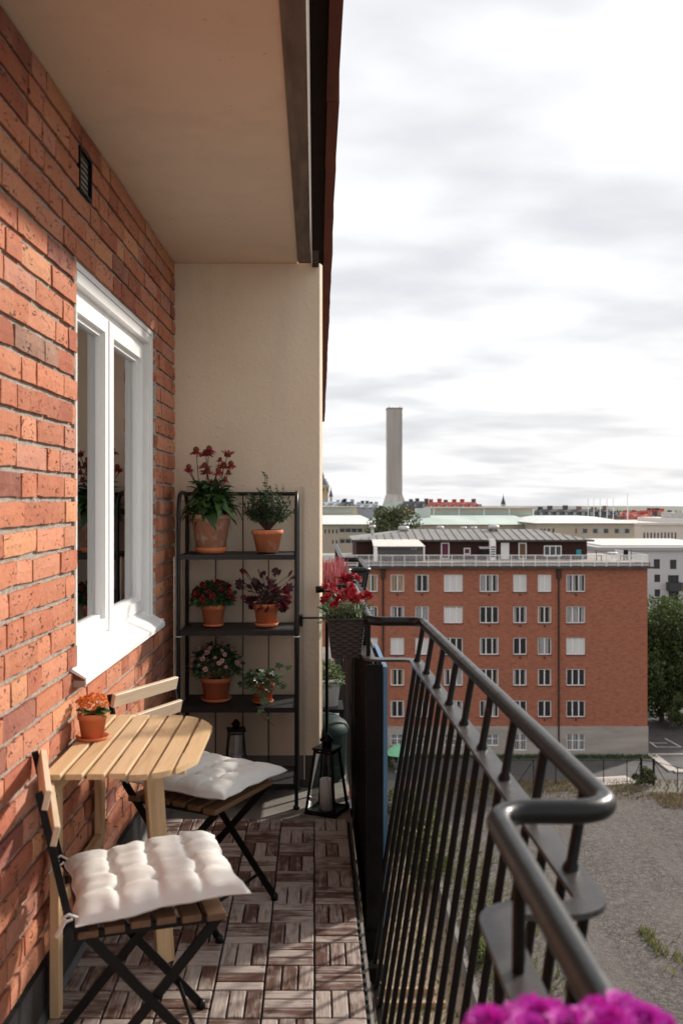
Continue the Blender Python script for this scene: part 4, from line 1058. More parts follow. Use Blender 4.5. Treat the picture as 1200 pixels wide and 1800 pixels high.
def grass_patch(name, label, rects, n, h, mat, seed=3):
    r = random.Random(seed); m = MB()
    for k in range(n):
        x0, x1, y0, y1 = rects[k % len(rects)]; x = r.uniform(x0, x1); y = r.uniform(y0, y1); hh = h * r.uniform(.4, 1.3); a = r.uniform(0, 6.28); w = .05
        dx, dy = math.cos(a) * w, math.sin(a) * w; lx, ly = r.uniform(-.5, .5) * hh, r.uniform(-.5, .5) * hh
        m.add([(x - dx, y - dy, ZG), (x + dx, y + dy, ZG), (x + lx, y + ly, ZG + hh)], [(0, 1, 2)])
    o = m.build(name, mat, None, 'stuff'); o['label'] = label; o['category'] = 'grass'; return o
M_DRY = leafmat('dry_grass', (.16, .11, .055), (.27, .20, .11), (.13, .13, .05), .8, .1)
M_WEED = leafmat('weed_green', (.06, .09, .025), (.16, .17, .05), (.27, .25, .07), .7, .2)
M_TURF = leafmat('turf', (.03, .06, .02), (.06, .10, .03), (.09, .13, .04), .7, .2)
grass_patch('dry_grass', 'strip of dry straw-coloured grass between the gravel lot and the footpath', [(9, 38, 71.5, 76.5), (9, 26, 73.5, 76.4), (26, 40, 69.5, 73)], 8000, .26, M_DRY)
grass_patch('weeds', 'sparse green weeds growing across the gravel lot', [(8, 11, 34, 62), (7.6, 9.5, 40, 70), (8, 12, 40, 62), (8, 11, 44, 66), (9, 14, 36, 60)], 1500, .45, M_WEED, 5)
grass_patch('weed_line', 'thin line of yellow-green weeds across the gravel at the right edge', [(17.2, 17.9, 47, 50), (18.0, 19.6, 45.5, 47.2), (19.4, 23, 44.6, 45.6), (17, 24, 44, 49)], 420, .38, M_WEED, 6)
grass_patch('turf', 'narrow green verge at the foot of the red brick block', [(-6, 30.5, 82.9, 83.9)], 5000, .25, M_TURF, 9)
grass_patch('yard_weeds', 'patchy weeds on the bare earth below the balcony', [(.5, 7, 36, 46), (2, 7, 46, 58)], 1100, .32, M_WEED, 11)

# retaining wall beside the lot
rw = MB()
for i in range(16):
    y0 = 26 + i * 3.05; rw.box(7.16, 7.44, y0, y0 + 3.03, ZG, ZG + .75 + (.04 if i % 3 == 0 else 0))
tag(rw.build('retaining_wall', simple('dark_concrete', (.10, .09, .08), (.17, .15, .135), 1.5, .9, .3, 9)), 'low dark concrete wall between the bare earth yard and the gravel lot', 'wall')

# ================================================================== trees and shrubs
M_BARK = simple('bark', (.05, .04, .032), (.10, .08, .06), 6, .9, .6, 30, dist=.03, stretch=(1, 1, .3))
def tree(name, label, cat, base, H, rx, ry, rz, zc, leaf, n, mat, seed, group=None, clumps=26, trunk=True, flat=0):
    r = random.Random(seed); t = thing(name, label, cat, base, r.uniform(0, 6), group); m = MB()
    cen = []
    for i in range(clumps):
        while True:
            d = Vector((r.uniform(-1, 1), r.uniform(-1, 1), r.uniform(-1, 1)))
            if .25 < d.length < 1: break
        cen.append((Vector((d.x * rx * .8, d.y * ry * .8, zc + d.z * rz * .8)), r.uniform(.22, .42)))
    for k in range(n):
        c, s = cen[r.randrange(clumps)]; d = Vector((r.gauss(0, 1), r.gauss(0, 1), r.gauss(0, 1))); d.normalize()
        p = c + Vector((d.x * rx, d.y * ry, d.z * rz)) * s * (r.random() ** .4)
        if p.z < .15: p.z = .15 + r.random() * .3
        a = Vector((r.gauss(0, 1), r.gauss(0, 1), r.gauss(0, .6))).normalized(); b = a.orthogonal().normalized(); b = Matrix.Rotation(r.uniform(0, 6.3), 3, a) @ b; c2 = a.cross(b)
        l = leaf * r.uniform(.6, 1.4); w = l * .55
        m.add([p - b * l * .5, p + c2 * w * .5, p + b * l * .5, p - c2 * w * .5], [(0, 1, 2, 3)])
    m.build('crown', mat, t, 'stuff')
    tr = MB(); th = max(.3, zc * .9)
    tr.tube([(0, 0, -.1), (.02 * H, 0, th * .45), (0, .015 * H, th)], [H * .022, H * .017, H * .010], 8)
    for c, s in cen[:10]: tr.tube([(0, .01 * H, th * r.uniform(.4, .9)), c * .55 + Vector((0, 0, th * .35)), c], [H * .008, H * .005, H * .002], 5, False)
    tr.build('trunk', M_BARK, t); return t
M_TREE = leafmat('tree_leaf', (.028, .052, .014), (.062, .10, .026), (.13, .155, .045), .6, .3)
M_TREE2 = leafmat('tree_leaf_olive', (.035, .050, .018), (.08, .095, .035), (.13, .14, .05), .6, .25)
M_BUSH = leafmat('bush_leaf', (.05, .075, .02), (.12, .145, .04), (.20, .20, .06), .6, .25)
tree('deciduous_tree', 'large dark tree at the right corner of the red brick block', 'tree', (36.0, 97, ZG), 13, 5.6, 5, 6.9, 7.1, .36, 24000, M_TREE, 1, 'trees beside the parking area', 40)
tree('deciduous_tree', 'dark tree at the right edge beside the white apartment block', 'tree', (42.5, 99, ZG), 14, 6.2, 5, 7.0, 7.3, .36, 22000, M_TREE, 2, 'trees beside the parking area', 40)
tree('deciduous_tree', 'shadowed tree behind the two trees at the parking area', 'tree', (38.5, 108, ZG), 12, 7.5, 4, 5.5, 5.4, .42, 14000, M_TREE, 3, 'trees beside the parking area', 30)
tree('deciduous_tree', 'round olive-green tree rising behind the brown rooftop house', 'tree', (10.8, 132, ZG), 22, 4.6, 4, 3.6, 18.9, .36, 9000, M_TREE2, 4, None, 30)
tree('deciduous_tree', 'low dark green treetop behind the brown roof, right of the round tree', 'tree', (17.3, 134, ZG), 20, 3.6, 3, 2.0, 17.4, .36, 3500, M_TREE, 5, None, 20)
tree('shrub', 'dense dark hedge bush behind the parking bays, nearest the red block', 'shrub', (35.5, 93.5, ZG), 4, 3.6, 1.6, 2.2, 2.2, .3, 5000, M_TREE, 21, 'hedge behind the parking bays', 16)
tree('shrub', 'dense dark hedge bush behind the parking bays, at the right edge', 'shrub', (42, 94.5, ZG), 4, 4.2, 1.6, 2.4, 2.3, .3, 5000, M_TREE, 22, 'hedge behind the parking bays', 16)
tree('shrub', 'tall yellow-green bush on the bare earth, nearest the railing bars', 'shrub', (6.1, 55, ZG), 4, 1.4, 2.2, 2.0, 2.2, .22, 3200, M_BUSH, 6, 'bushes along the low wall', 16)
tree('shrub', 'yellow-green bush on the bare earth, middle of the row along the wall', 'shrub', (6.0, 60.5, ZG), 4, 1.4, 2.4, 1.9, 2.1, .22, 3200, M_BUSH, 7, 'bushes along the low wall', 16)
tree('shrub', 'far bush of the row along the low wall, near the timber planter', 'shrub', (5.6, 66, ZG), 3, 1.2, 1.8, 1.4, 1.5, .22, 2000, M_BUSH, 8, 'bushes along the low wall', 12)
tree('shrub', 'olive bush at the end of the low wall, right below the bay railing', 'shrub', (8.6, 47.5, ZG), 2, .9, 2.6, .75, .8, .2, 2600, M_BUSH, 9, None, 14)
tree('shrub', 'small green bush at the fence corner by the parking entrance', 'shrub', (26.7, 75.3, ZG), 2, 1.3, .7, .85, .9, .18, 1800, M_TREE2, 10, None, 12)
tree('shrub', 'dark bush beside the green parasol', 'shrub', (6.4, 79.3, ZG), 2, .8, .8, 1.1, 1.2, .2, 1200, M_TREE, 12, None, 10)

# ================================================================== fence along the footpath
fn = thing('chain_fence', 'thin black fence along the footpath in front of the red brick block', 'fence', (20, 75.6, ZG))
fp = [(862, 75.6), (896, 75.6), (937, 75.6), (976, 75.6), (1018, 75.6), (1060, 75.6), (1101, 75.6), (1126, 75.6), (1148, 75.2), (1190, 73.6), (1240, 71.5)]
fv = []
for px, yy in fp:
    x = (px - CX) * yy / F - 20; y = yy - 75.6; fat = px in (1126, 1148)
    MB().tube([(x, y, 0), (x, y, 2.15 if fat else 1.95)], .09 if fat else .035, 6).build('post', M_BLACK, fn); fv.append(Vector((x, y, 1.93)))
MB().tube(fv, .025, 5).build('top_rail', M_BLACK, fn)
for i, j in ((7, 6), (2, 1), (8, 9)): MB().tube([fv[i], fv[j].lerp(fv[i], .35) * 1 - Vector((0, 0, 1.8))], .03, 5).build('brace', M_BLACK, fn)

# ================================================================== red brick apartment block
BY = 84.0
blk = thing('apartment_block', 'long red brick apartment block with white windows across the gravel lot', 'building', (12, BY, ZG))
k_ = BY / F
lx = lambda px: (px - CX) * k_ - 12; lz = lambda py: EYE - (py - CY) * k_ - ZG
def facade_mat():
    m = Mat('facade_brick', .92, 0, .2); v = m.vec(False)
    v2 = m.n('ShaderNodeMapping', {0: v, 'Rotation': (math.pi / 2, 0, 0)}).outputs[0]
    bk = m.n('ShaderNodeTexBrick', {'Vector': v2, 'Scale': 1.0, 'Brick Width': .30, 'Row Height': .085, 'Mortar Size': .010, 'Bias': -.1, 'Color1': (.42, .145, .08, 1), 'Color2': (.25, .09, .055, 1), 'Mortar': (.30, .165, .12, 1)})
    a = m.noise(v, .25, 5, .6); b = m.noise(m.n('ShaderNodeMapping', {0: v, 'Scale': (1.2, 1.2, 5)}).outputs[0], 1.5, 6, .7)
    c = m.mix(m.ramp(a, [(.35, 0.0), (.7, .5)]), bk.outputs['Color'], (.40, .145, .085))
    m.color(m.mix(m.ramp(b, [(.48, 0.0), (.66, .7)]), c, (.20, .07, .05))); sp = m.ramp(m.noise(v, 3.5, 5, .75), [(.66, 0.0), (.74, .45)]); m.bump(bk.outputs['Fac'], -.3, .02)
    m.color(m.mix(sp, m.b.inputs['Base Color'].links[0].from_socket, (.46, .27, .20))); return m.m
M_FAC = facade_mat()
M_FWHITE = simple('far_white_paint', (.74, .73, .71), (.80, .79, .77), 2, .5)
M_FGLASS = Mat('far_glass', .08, 0, .6).color((.022, .022, .024)).m
M_BLIND = simple('white_blind', (.60, .585, .57), (.68, .665, .65), 1, .7, stretch=(6, 1, .3))
M_TANC = simple('tan_curtain', (.27, .19, .12), (.40, .30, .20), 3, .8, stretch=(4, 1, .4))
M_GREYC = simple('grey_curtain', (.22, .21, .21), (.38, .37, .37), 3, .8, stretch=(5, 1, .4))
cols = [(651.7, 2), (698, 2), (741.5, 2), (796.3, 3), (859.3, 3), (913.3, 2), (956.5, 2), (1011.2, 3)]
# more windows to the left, behind the partition edge
cols = [(590, 2), (612, 2)] + cols
rows = [(1010, 1040.5), (1066, 1095.5), (1121, 1151), (1176, 1205.3), (1231.5, 1260.7)]
WID = {2: 1.22, 3: 1.70}
X0, X1 = lx(440), lx(1137); ZB = lz(1277); ZT = lz(999)
rects = []
for ci, (px, n_) in enumerate(cols):
    for ri, (ya, yb) in enumerate(rows): rects.append((lx(px) - WID[n_] / 2, lx(px) + WID[n_] / 2, lz(yb), lz(ya), n_, ci, ri))
    hb = (1319, 1289) if px > 900 else (1311, 1290)
    rects.append((lx(px) - WID[n_] / 2, lx(px) + WID[n_] / 2, lz(hb[0]), lz(hb[1]), n_, ci, 5))
def pierced(rects, x0, x1, z0, z1, depth, y=0.0):          # wall sheet with real openings and reveals
    m = MB(); rs = [r for r in rects if r[2] < z1 and r[3] > z0]
    xs = sorted({x0, x1} | {v for r in rs for v in r[:2] if x0 < v < x1}); zs = sorted({z0, z1} | {v for r in rs for v in r[2:4] if z0 < v < z1})
    for a, b in zip(xs, xs[1:]):
        for c, d in zip(zs, zs[1:]):
            if any(r[0] - 1e-6 <= a and b <= r[1] + 1e-6 and r[2] - 1e-6 <= c and d <= r[3] + 1e-6 for r in rs): continue
            m.quad((a, y, c), (b, y, c), (b, y, d), (a, y, d))
    for r in rs:
        a, b, c, d = r[:4]; e_ = y + depth
        m.quad((a, y, c), (a, y, d), (a, e_, d), (a, e_, c)); m.quad((b, y, c), (b, e_, c), (b, e_, d), (b, y, d)); m.quad((a, y, d), (b, y, d), (b, e_, d), (a, e_, d)); m.quad((a, y, c), (a, e_, c), (b, e_, c), (b, y, c))
    return m
m = pierced(rects, X0, X1, ZB, ZT, .16)
m.quad((X1, 0, ZB), (X1, 14, ZB), (X1, 14, ZT), (X1, 0, ZT)); m.quad((X0, 14, ZB), (X0, 0, ZB), (X0, 0, ZT), (X0, 14, ZT)); m.quad((X1, 14, ZB), (X0, 14, ZB), (X0, 14, ZT), (X1, 14, ZT))
m.build('brick_facade', M_FAC, blk)
m = pierced(rects, X0, X1 + .06, -.1, ZB, .2, -.06)
m.quad((X1 + .06, -.06, -.1), (X1 + .06, 14, -.1), (X1 + .06, 14, ZB), (X1 + .06, -.06, ZB)); m.quad((X0, -.06, ZB), (X1 + .06, -.06, ZB), (X1 + .06, .0, ZB + .02), (X0, .0, ZB + .02))
m.build('concrete_base', M_GREY_CONC, blk)
def win_mesh(n_, H, name, mat, kind):
    w = WID[n_]; m = MB(); t = .08
    if kind == 'frame':
        m.box(-w / 2, -w / 2 + t, 0, .07, 0, H); m.box(w / 2 - t, w / 2, 0, .07, 0, H); m.box(-w / 2 + t, w / 2 - t, 0, .07, 0, t); m.box(-w / 2 + t, w / 2 - t, 0, .07, H - t, H)
        for i in range(1, n_): x = -w / 2 + w * i / n_; m.box(x - .05, x + .05, -.01, .07, t, H - t)
    elif kind == 'barred':
        m = win_mesh(n_, H, name, None, 'frame'); m.box(-w / 2 + t, w / 2 - t, .0, .06, H * .55, H * .55 + .07)
        for i in range(1, n_ * 4):
            if i % 4: x = -w / 2 + w * i / (n_ * 4); m.box(x - .018, x + .018, .0, .03, t, H - t)
        return m
    return m
HW = lz(1010) - lz(1040.5)
wm = {}
for n_ in (2, 3):
    wm[n_, 0] = win_mesh(n_, HW, 'window', M_FWHITE, 'frame').mesh('window', M_FWHITE)
    for H in {round(r[3] - r[2], 4) for r in rects if r[6] == 5 and r[4] == n_}: wm[n_, H] = win_mesh(n_, H, 'window', M_FWHITE, 'barred').mesh('window', M_FWHITE)
states = {  # per column (from the third): top row to bottom row
 2: 'tgwdd', 3: 'tgwdd', 4: 'dgwdd', 5: 'bbdgg', 6: 'mdddg', 7: 'bdddd', 8: 'bdgdd', 9: 'gmbdd'}
def pane_box(w, H, m_): return MB().box(-w / 2 + .06, w / 2 - .06, 0, .01, .06, H - .06).mesh('pane', m_)
for a, b, c, d, n_, ci, ri in rects:
    H = d - c; base = ri == 5
    f = obj('window', wm[n_, round(H, 4)] if base else wm[n_, 0], blk, None, ((a + b) / 2, .09 if not base else .06, c), None, (1, 1, 1 if base else H / HW))
    obj('pane', pane_box(b - a, H, M_FGLASS), f, None, (0, .045, 0))
    s = 'd' if base or ci < 2 else states[ci][ri]
    if not base:
        obj('window_sill', MB().box(-(b - a) / 2 - .05, (b - a) / 2 + .05, -.16, -.02, -.06, -.005).mesh('window_sill', M_SOFFIT), f)
        w = b - a; m_ = {'t': M_TANC, 'g': M_GREYC, 'b': M_BLIND, 'w': M_BLIND, 'm': M_GREYC}.get(s)
        if m_ is not None:
            if s in 'bw': obj('blind', MB().box(-w / 2 + .07, w / 2 - .07, 0, .008, .07, H - .07).mesh('blind', m_), f, None, (0, .030, 0))
            else:
                for q in range(n_):
                    xa = -w / 2 + .07 + q * (w / n_); xb = xa + w / n_ - .12; fr = R.uniform(.35, 1.0)
                    c0, c1 = (xa, xa + (xb - xa) * fr) if R.random() < .5 else (xb - (xb - xa) * fr, xb)
                    obj('curtain', MB().box(c0, c1, 0, .008, .07, H - .07).mesh('curtain', m_), f, None, (0, .030, 0))
        elif R.random() < .45:
            cc = M_GREYC if R.random() < .5 else M_TANC; wa = R.uniform(.08, .22)
            for c0, c1 in ((-w / 2 + .08, -w / 2 + .08 + wa), (w / 2 - .08 - wa * .8, w / 2 - .08)): obj('curtain', MB().box(c0, c1, 0, .008, .07, H - .07).mesh('curtain', cc), f, None, (0, .030, 0))
        if R.random() < .55: obj('vent', MB().box(-.09, .09, -.12, -.086, -.34, -.18).mesh('vent', M_SOFFIT), f)
for px in (673, 981):
    m = MB(); m.tube([(lx(px), -.1, ZT - .5), (lx(px), -.1, .2)], .075, 8); m.box(lx(px) - .2, lx(px) + .2, -.25, 0, ZT - .9, ZT - .05); m.build('downpipe', M_SOFFIT, blk)
# cornice and roof terrace
ZR = ZT + .18
M_CORN = simple('cornice_metal', (.035, .03, .028), (.07, .06, .055), 1.5, .7)
MB().box(X0, X1 + .5, -.45, 14, ZT + .001, ZT + .19).build('cornice', M_CORN, blk)
MB().box(X0, X1 + .2, -.2, 14, ZT + .191, ZT + .55).build('parapet', simple('terrace_edge', (.17, .14, .12), (.26, .22, .19), 1.5, .85), blk)
ZD = ZT + .56
m = MB(); m.quad((X0, -.15, ZD + .003), (X1 + .1, -.15, ZD + .003), (X1 + .1, 14, ZD + .003), (X0, 14, ZD + .003)); m.build('terrace_deck', simple('deck_boards', (.26, .22, .19), (.38, .33, .29), 2, .8), blk)
ro_ = MB(); bl = MB(); RT = lz(975)
ro_.box(X0, X1, -.32, -.26, RT - .06, RT); ro_.box(X0, X1, -.31, -.27, ZD - .28, ZD - .22); ro_.box(X1 - .06, X1, -.26, 9, RT - .06, RT); ro_.box(X1 - .05, X1 - .01, -.26, 9, ZD - .28, ZD - .22)
x = X0; i = 0
while x < X1:
    if i % 8 == 0: ro_.box(x - .035, x + .035, -.34, -.25, ZD - .45, RT + .01)
    else: bl.box(x - .013, x + .013, -.30, -.275, ZD - .22, RT - .06)
    x += .133; i += 1
for k in range(60): bl.box(X1 - .04, X1 - .015, -.1 + k * .15, -.075 + k * .15, ZD - .22, RT - .06)
tr_ = ro_.build('terrace_railing', M_FWHITE, blk); bl.build('balusters', M_FWHITE, tr_, 'stuff')

# brown rooftop house on the terrace
PHY = 88.0; kp = PHY / F; qx = lambda px: (px - CX) * kp; qz = lambda py: EYE - (py - CY) * kp
ph = thing('rooftop_house', 'dark brown timber rooftop house with a grey standing-seam roof', 'building', (qx(830), PHY, ZD + ZG))
ox, oz = qx(830), ZD + ZG
def clad():
    m = Mat('brown_cladding', .85, 0, .2); v = m.vec(False); w_ = m.n('ShaderNodeTexWave', {'Vector': v, 'Scale': 3.2, 'Distortion': .0}, bands_direction='X').outputs['Fac']
    m.color(m.mix(m.ramp(w_, [(.0, .7), (.25, 0.0)]), (.050, .022, .017), (.016, .008, .007))); return m.m
M_CLAD = clad(); hx0, hx1 = qx(626) - ox, qx(1031) - ox; hz = qz(949) - oz
MB().box(hx0, hx1, 0, 9, 0, hz).build('walls', M_CLAD, ph)
M_SEAM = simple('seam_metal', (.20, .185, .17), (.28, .26, .24), .8, .5, metal=.3)
e0, e1 = qx(619) - ox, qx(1041) - ox; r0, r1 = qx(705) - ox + 1.2, qx(985) - ox - 1.4; zr_ = EYE - (930 - CY) * 92.5 / F - oz; ze = hz + .02
rv = [(e0, -.5, ze), (e1, -.5, ze), (e1, 9.5, ze), (e0, 9.5, ze), (r0, 4.5, zr_), (r1, 4.5, zr_)]
m = MB(); m.add(rv, [(0, 1, 5, 4), (1, 2, 5), (2, 3, 4, 5), (3, 0, 4), (3, 2, 1, 0)]); rf = m.build('roof', M_SEAM, ph)
sm_ = MB(); n_s = 30
for i in range(n_s + 1):
    f = i / n_s; a = Vector((e0 + .1 + (e1 - e0 - .2) * f, -.5, ze + .02)); xr = a.x
    xt = max(r0, min(r1, xr - .0)); 
    if xr < r0: tpt = Vector((xr, -.5 + 5 * (xr - e0) / (r0 - e0), ze + (zr_ - ze) * (xr - e0) / (r0 - e0)))
    elif xr > r1: tpt = Vector((xr, -.5 + 5 * (e1 - xr) / (e1 - r1), ze + (zr_ - ze) * (e1 - xr) / (e1 - r1)))
    else: tpt = Vector((xr, 4.5, zr_))
    if (tpt - a).length > .3: sm_.bar(a, tpt + Vector((0, 0, .02)), .035, .07)
sm_.build('roof_seams', simple('seam_dark', (.10, .09, .085)), rf, 'stuff')
MB().box(e0, e1, -.53, -.501, ze - .16, ze + .01).build('gutter', M_CORN, ph)
def hwin(px0, px1, py0, py1, name, panel, door=False, n_=1, lab=None):
    a, b, c, d = qx(px0) - ox, qx(px1) - ox, max(0.02, qz(py1) - oz), qz(py0) - oz; t = .09; m = MB()
    m.box(a, a + t, -.07, -.002, c, d); m.box(b - t, b, -.07, -.002, c, d); m.box(a + t, b - t, -.07, -.002, d - t, d); m.box(a + t, b - t, -.07, -.002, c, c + t)
    for i in range(1, n_): x = a + (b - a) * i / n_; m.box(x - .05, x + .05, -.068, -.002, c + t, d - t)
    o = m.build(name, M_FWHITE, ph); MB().box(a + t, b - t, -.03, -.012, c + t, d - t).build('door_panel' if door else 'pane', panel, o); return o
M_PURP = simple('magenta_door', (.11, .012, .045), None)
hwin(722, 732, 955, 966, 'window', M_FGLASS); hwin(774.5, 789, 954, 989, 'door', M_PURP, True); hwin(814.5, 826, 963, 974.5, 'window', M_PURP)
hwin(879.5, 894, 954, 989, 'door', M_FWHITE, True); hwin(910.5, 924.5, 954, 989, 'door', simple('brown_door', (.13, .06, .03), None), True); hwin(955, 986, 959, 978, 'window', M_FGLASS, False, 3)
M_VENT = simple('vent_metal', (.42, .40, .38), (.55, .53, .5), 2, .45, metal=.4)
for px, py, yy, s in ((654, 929, 91.5, .55), (709, 934, 92, .85), (773, 931, 94, .6), (814, 931, 93, .5), (832, 931, 93, .5), (867, 932, 92, .85)):
    p = W(px, py, yy) - Vector((ox, PHY, oz)); m = MB(); m.tube([p - Vector((0, 0, .6)), p + Vector((0, 0, .25 * s))], .28 * s, 10); m.lathe([(.3 * s, .1 * s), (.62 * s, .12 * s), (.62 * s, .5 * s), (.45 * s, .62 * s), (0, .64 * s)], 14, p); m.build('roof_vent', M_VENT, ph)
# canopy, rooftop furniture
cp = thing('terrace_canopy', 'white-roofed terrace canopy with clear side sheets on the red block', 'canopy', (qx(700) * 85.2 / PHY, 85.2, oz)); kc = 85.2 / F
cxx = lambda px: (px - 700) * kc; czz = lambda py: EYE - (py - CY) * kc - oz
m = MB(); a, b = cxx(656), cxx(747)
m.add([(a, 0, czz(960)), (b, 0, czz(960)), (b - .4, 2.4, czz(950)), (a, 2.4, czz(950)), (a, 0, czz(961)), (b, 0, czz(961)), (b - .4, 2.4, czz(951)), (a, 2.4, czz(951))], [(0, 1, 2, 3), (7, 6, 5, 4), (0, 4, 5, 1), (1, 5, 6, 2), (2, 6, 7, 3), (3, 7, 4, 0)]); m.build('canopy_roof', simple('canopy_cloth', (.62, .57, .51), (.7, .65, .59), 1.5, .8), cp)
for x, w in ((a + .2, .17), (b - .1, .06)): MB().box(x - w, x + w, .02, .25, 0, czz(960)).build('post', M_FWHITE, cp)
MB().box(a + .5, b - .2, .1, .13, 0.0, czz(961)).build('clear_sheet', glass_mat('clear_plastic', (.6, .6, .6), 1.0), cp)
MB().box(a + .4, b - .2, .5, .54, 0, .95).build('low_wall', simple('pinkish_screen', (.36, .23, .18), (.42, .28, .22), 2, .8), cp)
def rooftop(name, label, cat, px0, px1, py0, py1, yy, d, mat):
    a = W(px0, py1, yy); b = W(px1, py0, yy); t = thing(name, label, cat, ((a.x + b.x) / 2, yy, oz)); w = (b.x - a.x) / 2; h = b.z - oz
    return t, w, h
t, w, h = rooftop('garden_table', 'round white table on the open right end of the roof terrace', 'table', 1066, 1084, 972, 990, 86.5, 1, None)
MB().lathe([(0, .70), (.5, .70), (.5, .74), (0, .74)], 16).build('table_top', M_FWHITE, t); MB().tube([(0, 0, 0), (0, 0, .7)], .05, 8).build('leg', M_FWHITE, t); MB().lathe([(.3, 0), (.3, .03), (0, .05)], 12).build('base', M_FWHITE, t)
def tchair(label, px, yy, mat, rz):
    t = thing('terrace_chair', label, 'chair', ((px - CX) * yy / F, yy, oz), rz, 'chairs on the roof terrace')
    MB().box(-.25, .25, -.25, .25, .42, .47).build('seat', mat, t); MB().box(-.25, .25, .22, .26, .47, .98).build('backrest', mat, t)
    for sx in (-1, 1):
        for sy in (-1, 1): MB().box(sx * .23 - .02, sx * .23 + .02, sy * .22 - .02, sy * .22 + .02, 0, .42).build('leg', mat, t)
tchair('dark chair left of the white terrace table', 1052, 86.3, M_BLACK, 1.2); tchair('dark chair right of the white terrace table', 1096, 86.4, M_BLACK, -1.0); tchair('dark chair farthest right on the roof terrace', 1104, 87.2, M_BLACK, -2.0)
tchair('turquoise chair on the roof terrace near the corner of the brown house', 1019, 86.6, simple('turquoise', (.02, .22, .26), None), .3)
t = thing('barbecue', 'dark covered barbecue with a pale lid against the brown rooftop house', 'barbecue', ((855 - CX) * 87 / F, 87.0, oz))
MB().box(-.62, .42, -.3, .3, .3, 1.05).build('cabinet', M_BLACK, t); m = MB(); m.add([(-.7, -.34, 1.06), (.45, -.34, 1.06), (.45, .34, 1.2), (-.7, .34, 1.2), (-.7, -.34, 1.1), (.45, -.34, 1.1), (.45, .34, 1.24), (-.7, .34, 1.24)], [(0, 3, 2, 1), (4, 5, 6, 7), (0, 1, 5, 4), (1, 2, 6, 5), (2, 3, 7, 6), (3, 0, 4, 7)]); m.build('lid', M_VENT, t)
for sx in (-.6, .4): MB().box(sx - .04, sx + .04, -.28, .28, 0, .3).build('leg', M_BLACK, t)
t = thing('heat_pump', 'white arched cabinet beside the barbecue on the roof terrace', 'cabinet', ((865 - CX) * 86.6 / F, 86.6, oz))
pr_ = [(-.25, 0), (.25, 0), (.25, 1.75), (.12, 1.95), (-.35, 2.0), (-.35, 1.9), (-.25, 1.75)]
m = MB(); n = len(pr_); m.add([(x, -.3, z) for x, z in pr_] + [(x, .3, z) for x, z in pr_], [tuple(range(n)), tuple(range(2 * n - 1, n - 1, -1))] + [(i, n + i, n + (i + 1) % n, (i + 1) % n) for i in range(n)]); m.build('casing', M_FWHITE, t)
for i in range(5): MB().box(-.2, .2, -.31, -.301, .3 + i * .22, .42 + i * .22).build('grille', M_SOFFIT, t)
# green parasol and yard things below
t = thing('green_parasol', 'pale green parasol standing at the foot of the red block', 'parasol', ((700 - CX) * 79 / F, 79, ZG))
MB().lathe([(1.15, 1.55), (.75, 2.0), (.05, 2.35), (0, 2.36)], 8).build('canopy', simple('mint_cloth', (.16, .42, .24), (.2, .48, .28), 3, .8), t); MB().tube([(0, 0, 0), (0, 0, 2.4)], .03, 6).build('pole', M_FWHITE, t); MB().lathe([(.3, 0), (.3, .08), (0, .1)], 10).build('base', M_GREY_CONC, t)
def gp(px, py): Y = F * (EYE - ZG) / (py - CY); return Vector(((px - CX) * Y / F, Y, ZG))
M_TAN = simple('yard_timber', (.30, .18, .095), (.40, .26, .15), 2, .85)
p = gp(652, 1476); t = thing('timber_planter', 'tan timber raised bed below, seen in the gap beside the deck', 'raised bed', p)
for x in range(8): MB().box(-1.7 + x * .45, -1.27 + x * .45, -.1, .0, 0, 1.1).build('plank', M_TAN, t)
MB().box(-1.7, 1.87, .0, 2.2, 0, 1.02).build('bed', M_TAN, t); MB().box(-1.6, 1.8, .1, 2.1, 1.02, 1.06).build('soil', M_SOIL, t)
p = gp(655, 1447); p.z += .02; t = thing('slatted_deck', 'dark slatted platform behind the timber raised bed', 'platform', p + Vector((0, .8, 0)))
for x in range(16): MB().box(-1.9 + x * .25, -1.76 + x * .25, 0, 1.7, .9, 1.0).build('slat', simple('grey_slat', (.10, .10, .12), None) if x == 0 else bpy.data.materials['grey_slat'], t)
for sx in (-1.8, 1.8): MB().box(sx - .06, sx + .06, .2, 1.5, 0, .9).build('support', M_TAN, t)
for i, (px, py, c, nm, lab) in enumerate(((616, 1405, (.45, .08, .04), 'red', 'red plastic toy on the ground in the gap beside the deck'), (626, 1398, (.55, .16, .03), 'orange', 'orange plastic toy on the ground in the gap beside the deck'), (621, 1412, (.03, .05, .16), 'blue', 'dark blue sack among the toys below'), (632, 1408, (.5, .05, .04), 'scarlet', 'scarlet toy crate among the toys below'))):
    p = gp(px, py); t = thing('toy', lab, 'toy', p, R.uniform(0, 3)); mm = simple('toy_' + nm, c, None, rough=.4)
    bb = bevel_box(.7, .5, .45, .08, 2); bb.v = [(x, y, z + .225) for x, y, z in bb.v]; bb.build('body', mm, t); MB().tube([(-.3, 0, .44), (-.15, 0, .62), (.15, 0, .62), (.3, 0, .44)], .04, 6).build('handle', mm, t)
p = gp(628, 1392); t = thing('sand_pile', 'pale sand box among the toys below', 'sandbox', p)
for a in range(4): MB().box(*((-1.3, 1.3, -1.3, -1.2) if a == 0 else (-1.3, 1.3, 1.2, 1.3) if a == 1 else (-1.3, -1.2, -1.2, 1.2) if a == 2 else (1.2, 1.3, -1.2, 1.2)), 0, .35).build('board', M_TAN, t)
MB().box(-1.2, 1.2, -1.2, 1.2, 0, .2).build('sand', simple('sand', (.45, .35, .25), (.55, .44, .32), 3, .95, .4, 10), t)
M_ORG = simple('orange_tube', (.75, .14, .02), None, rough=.5)
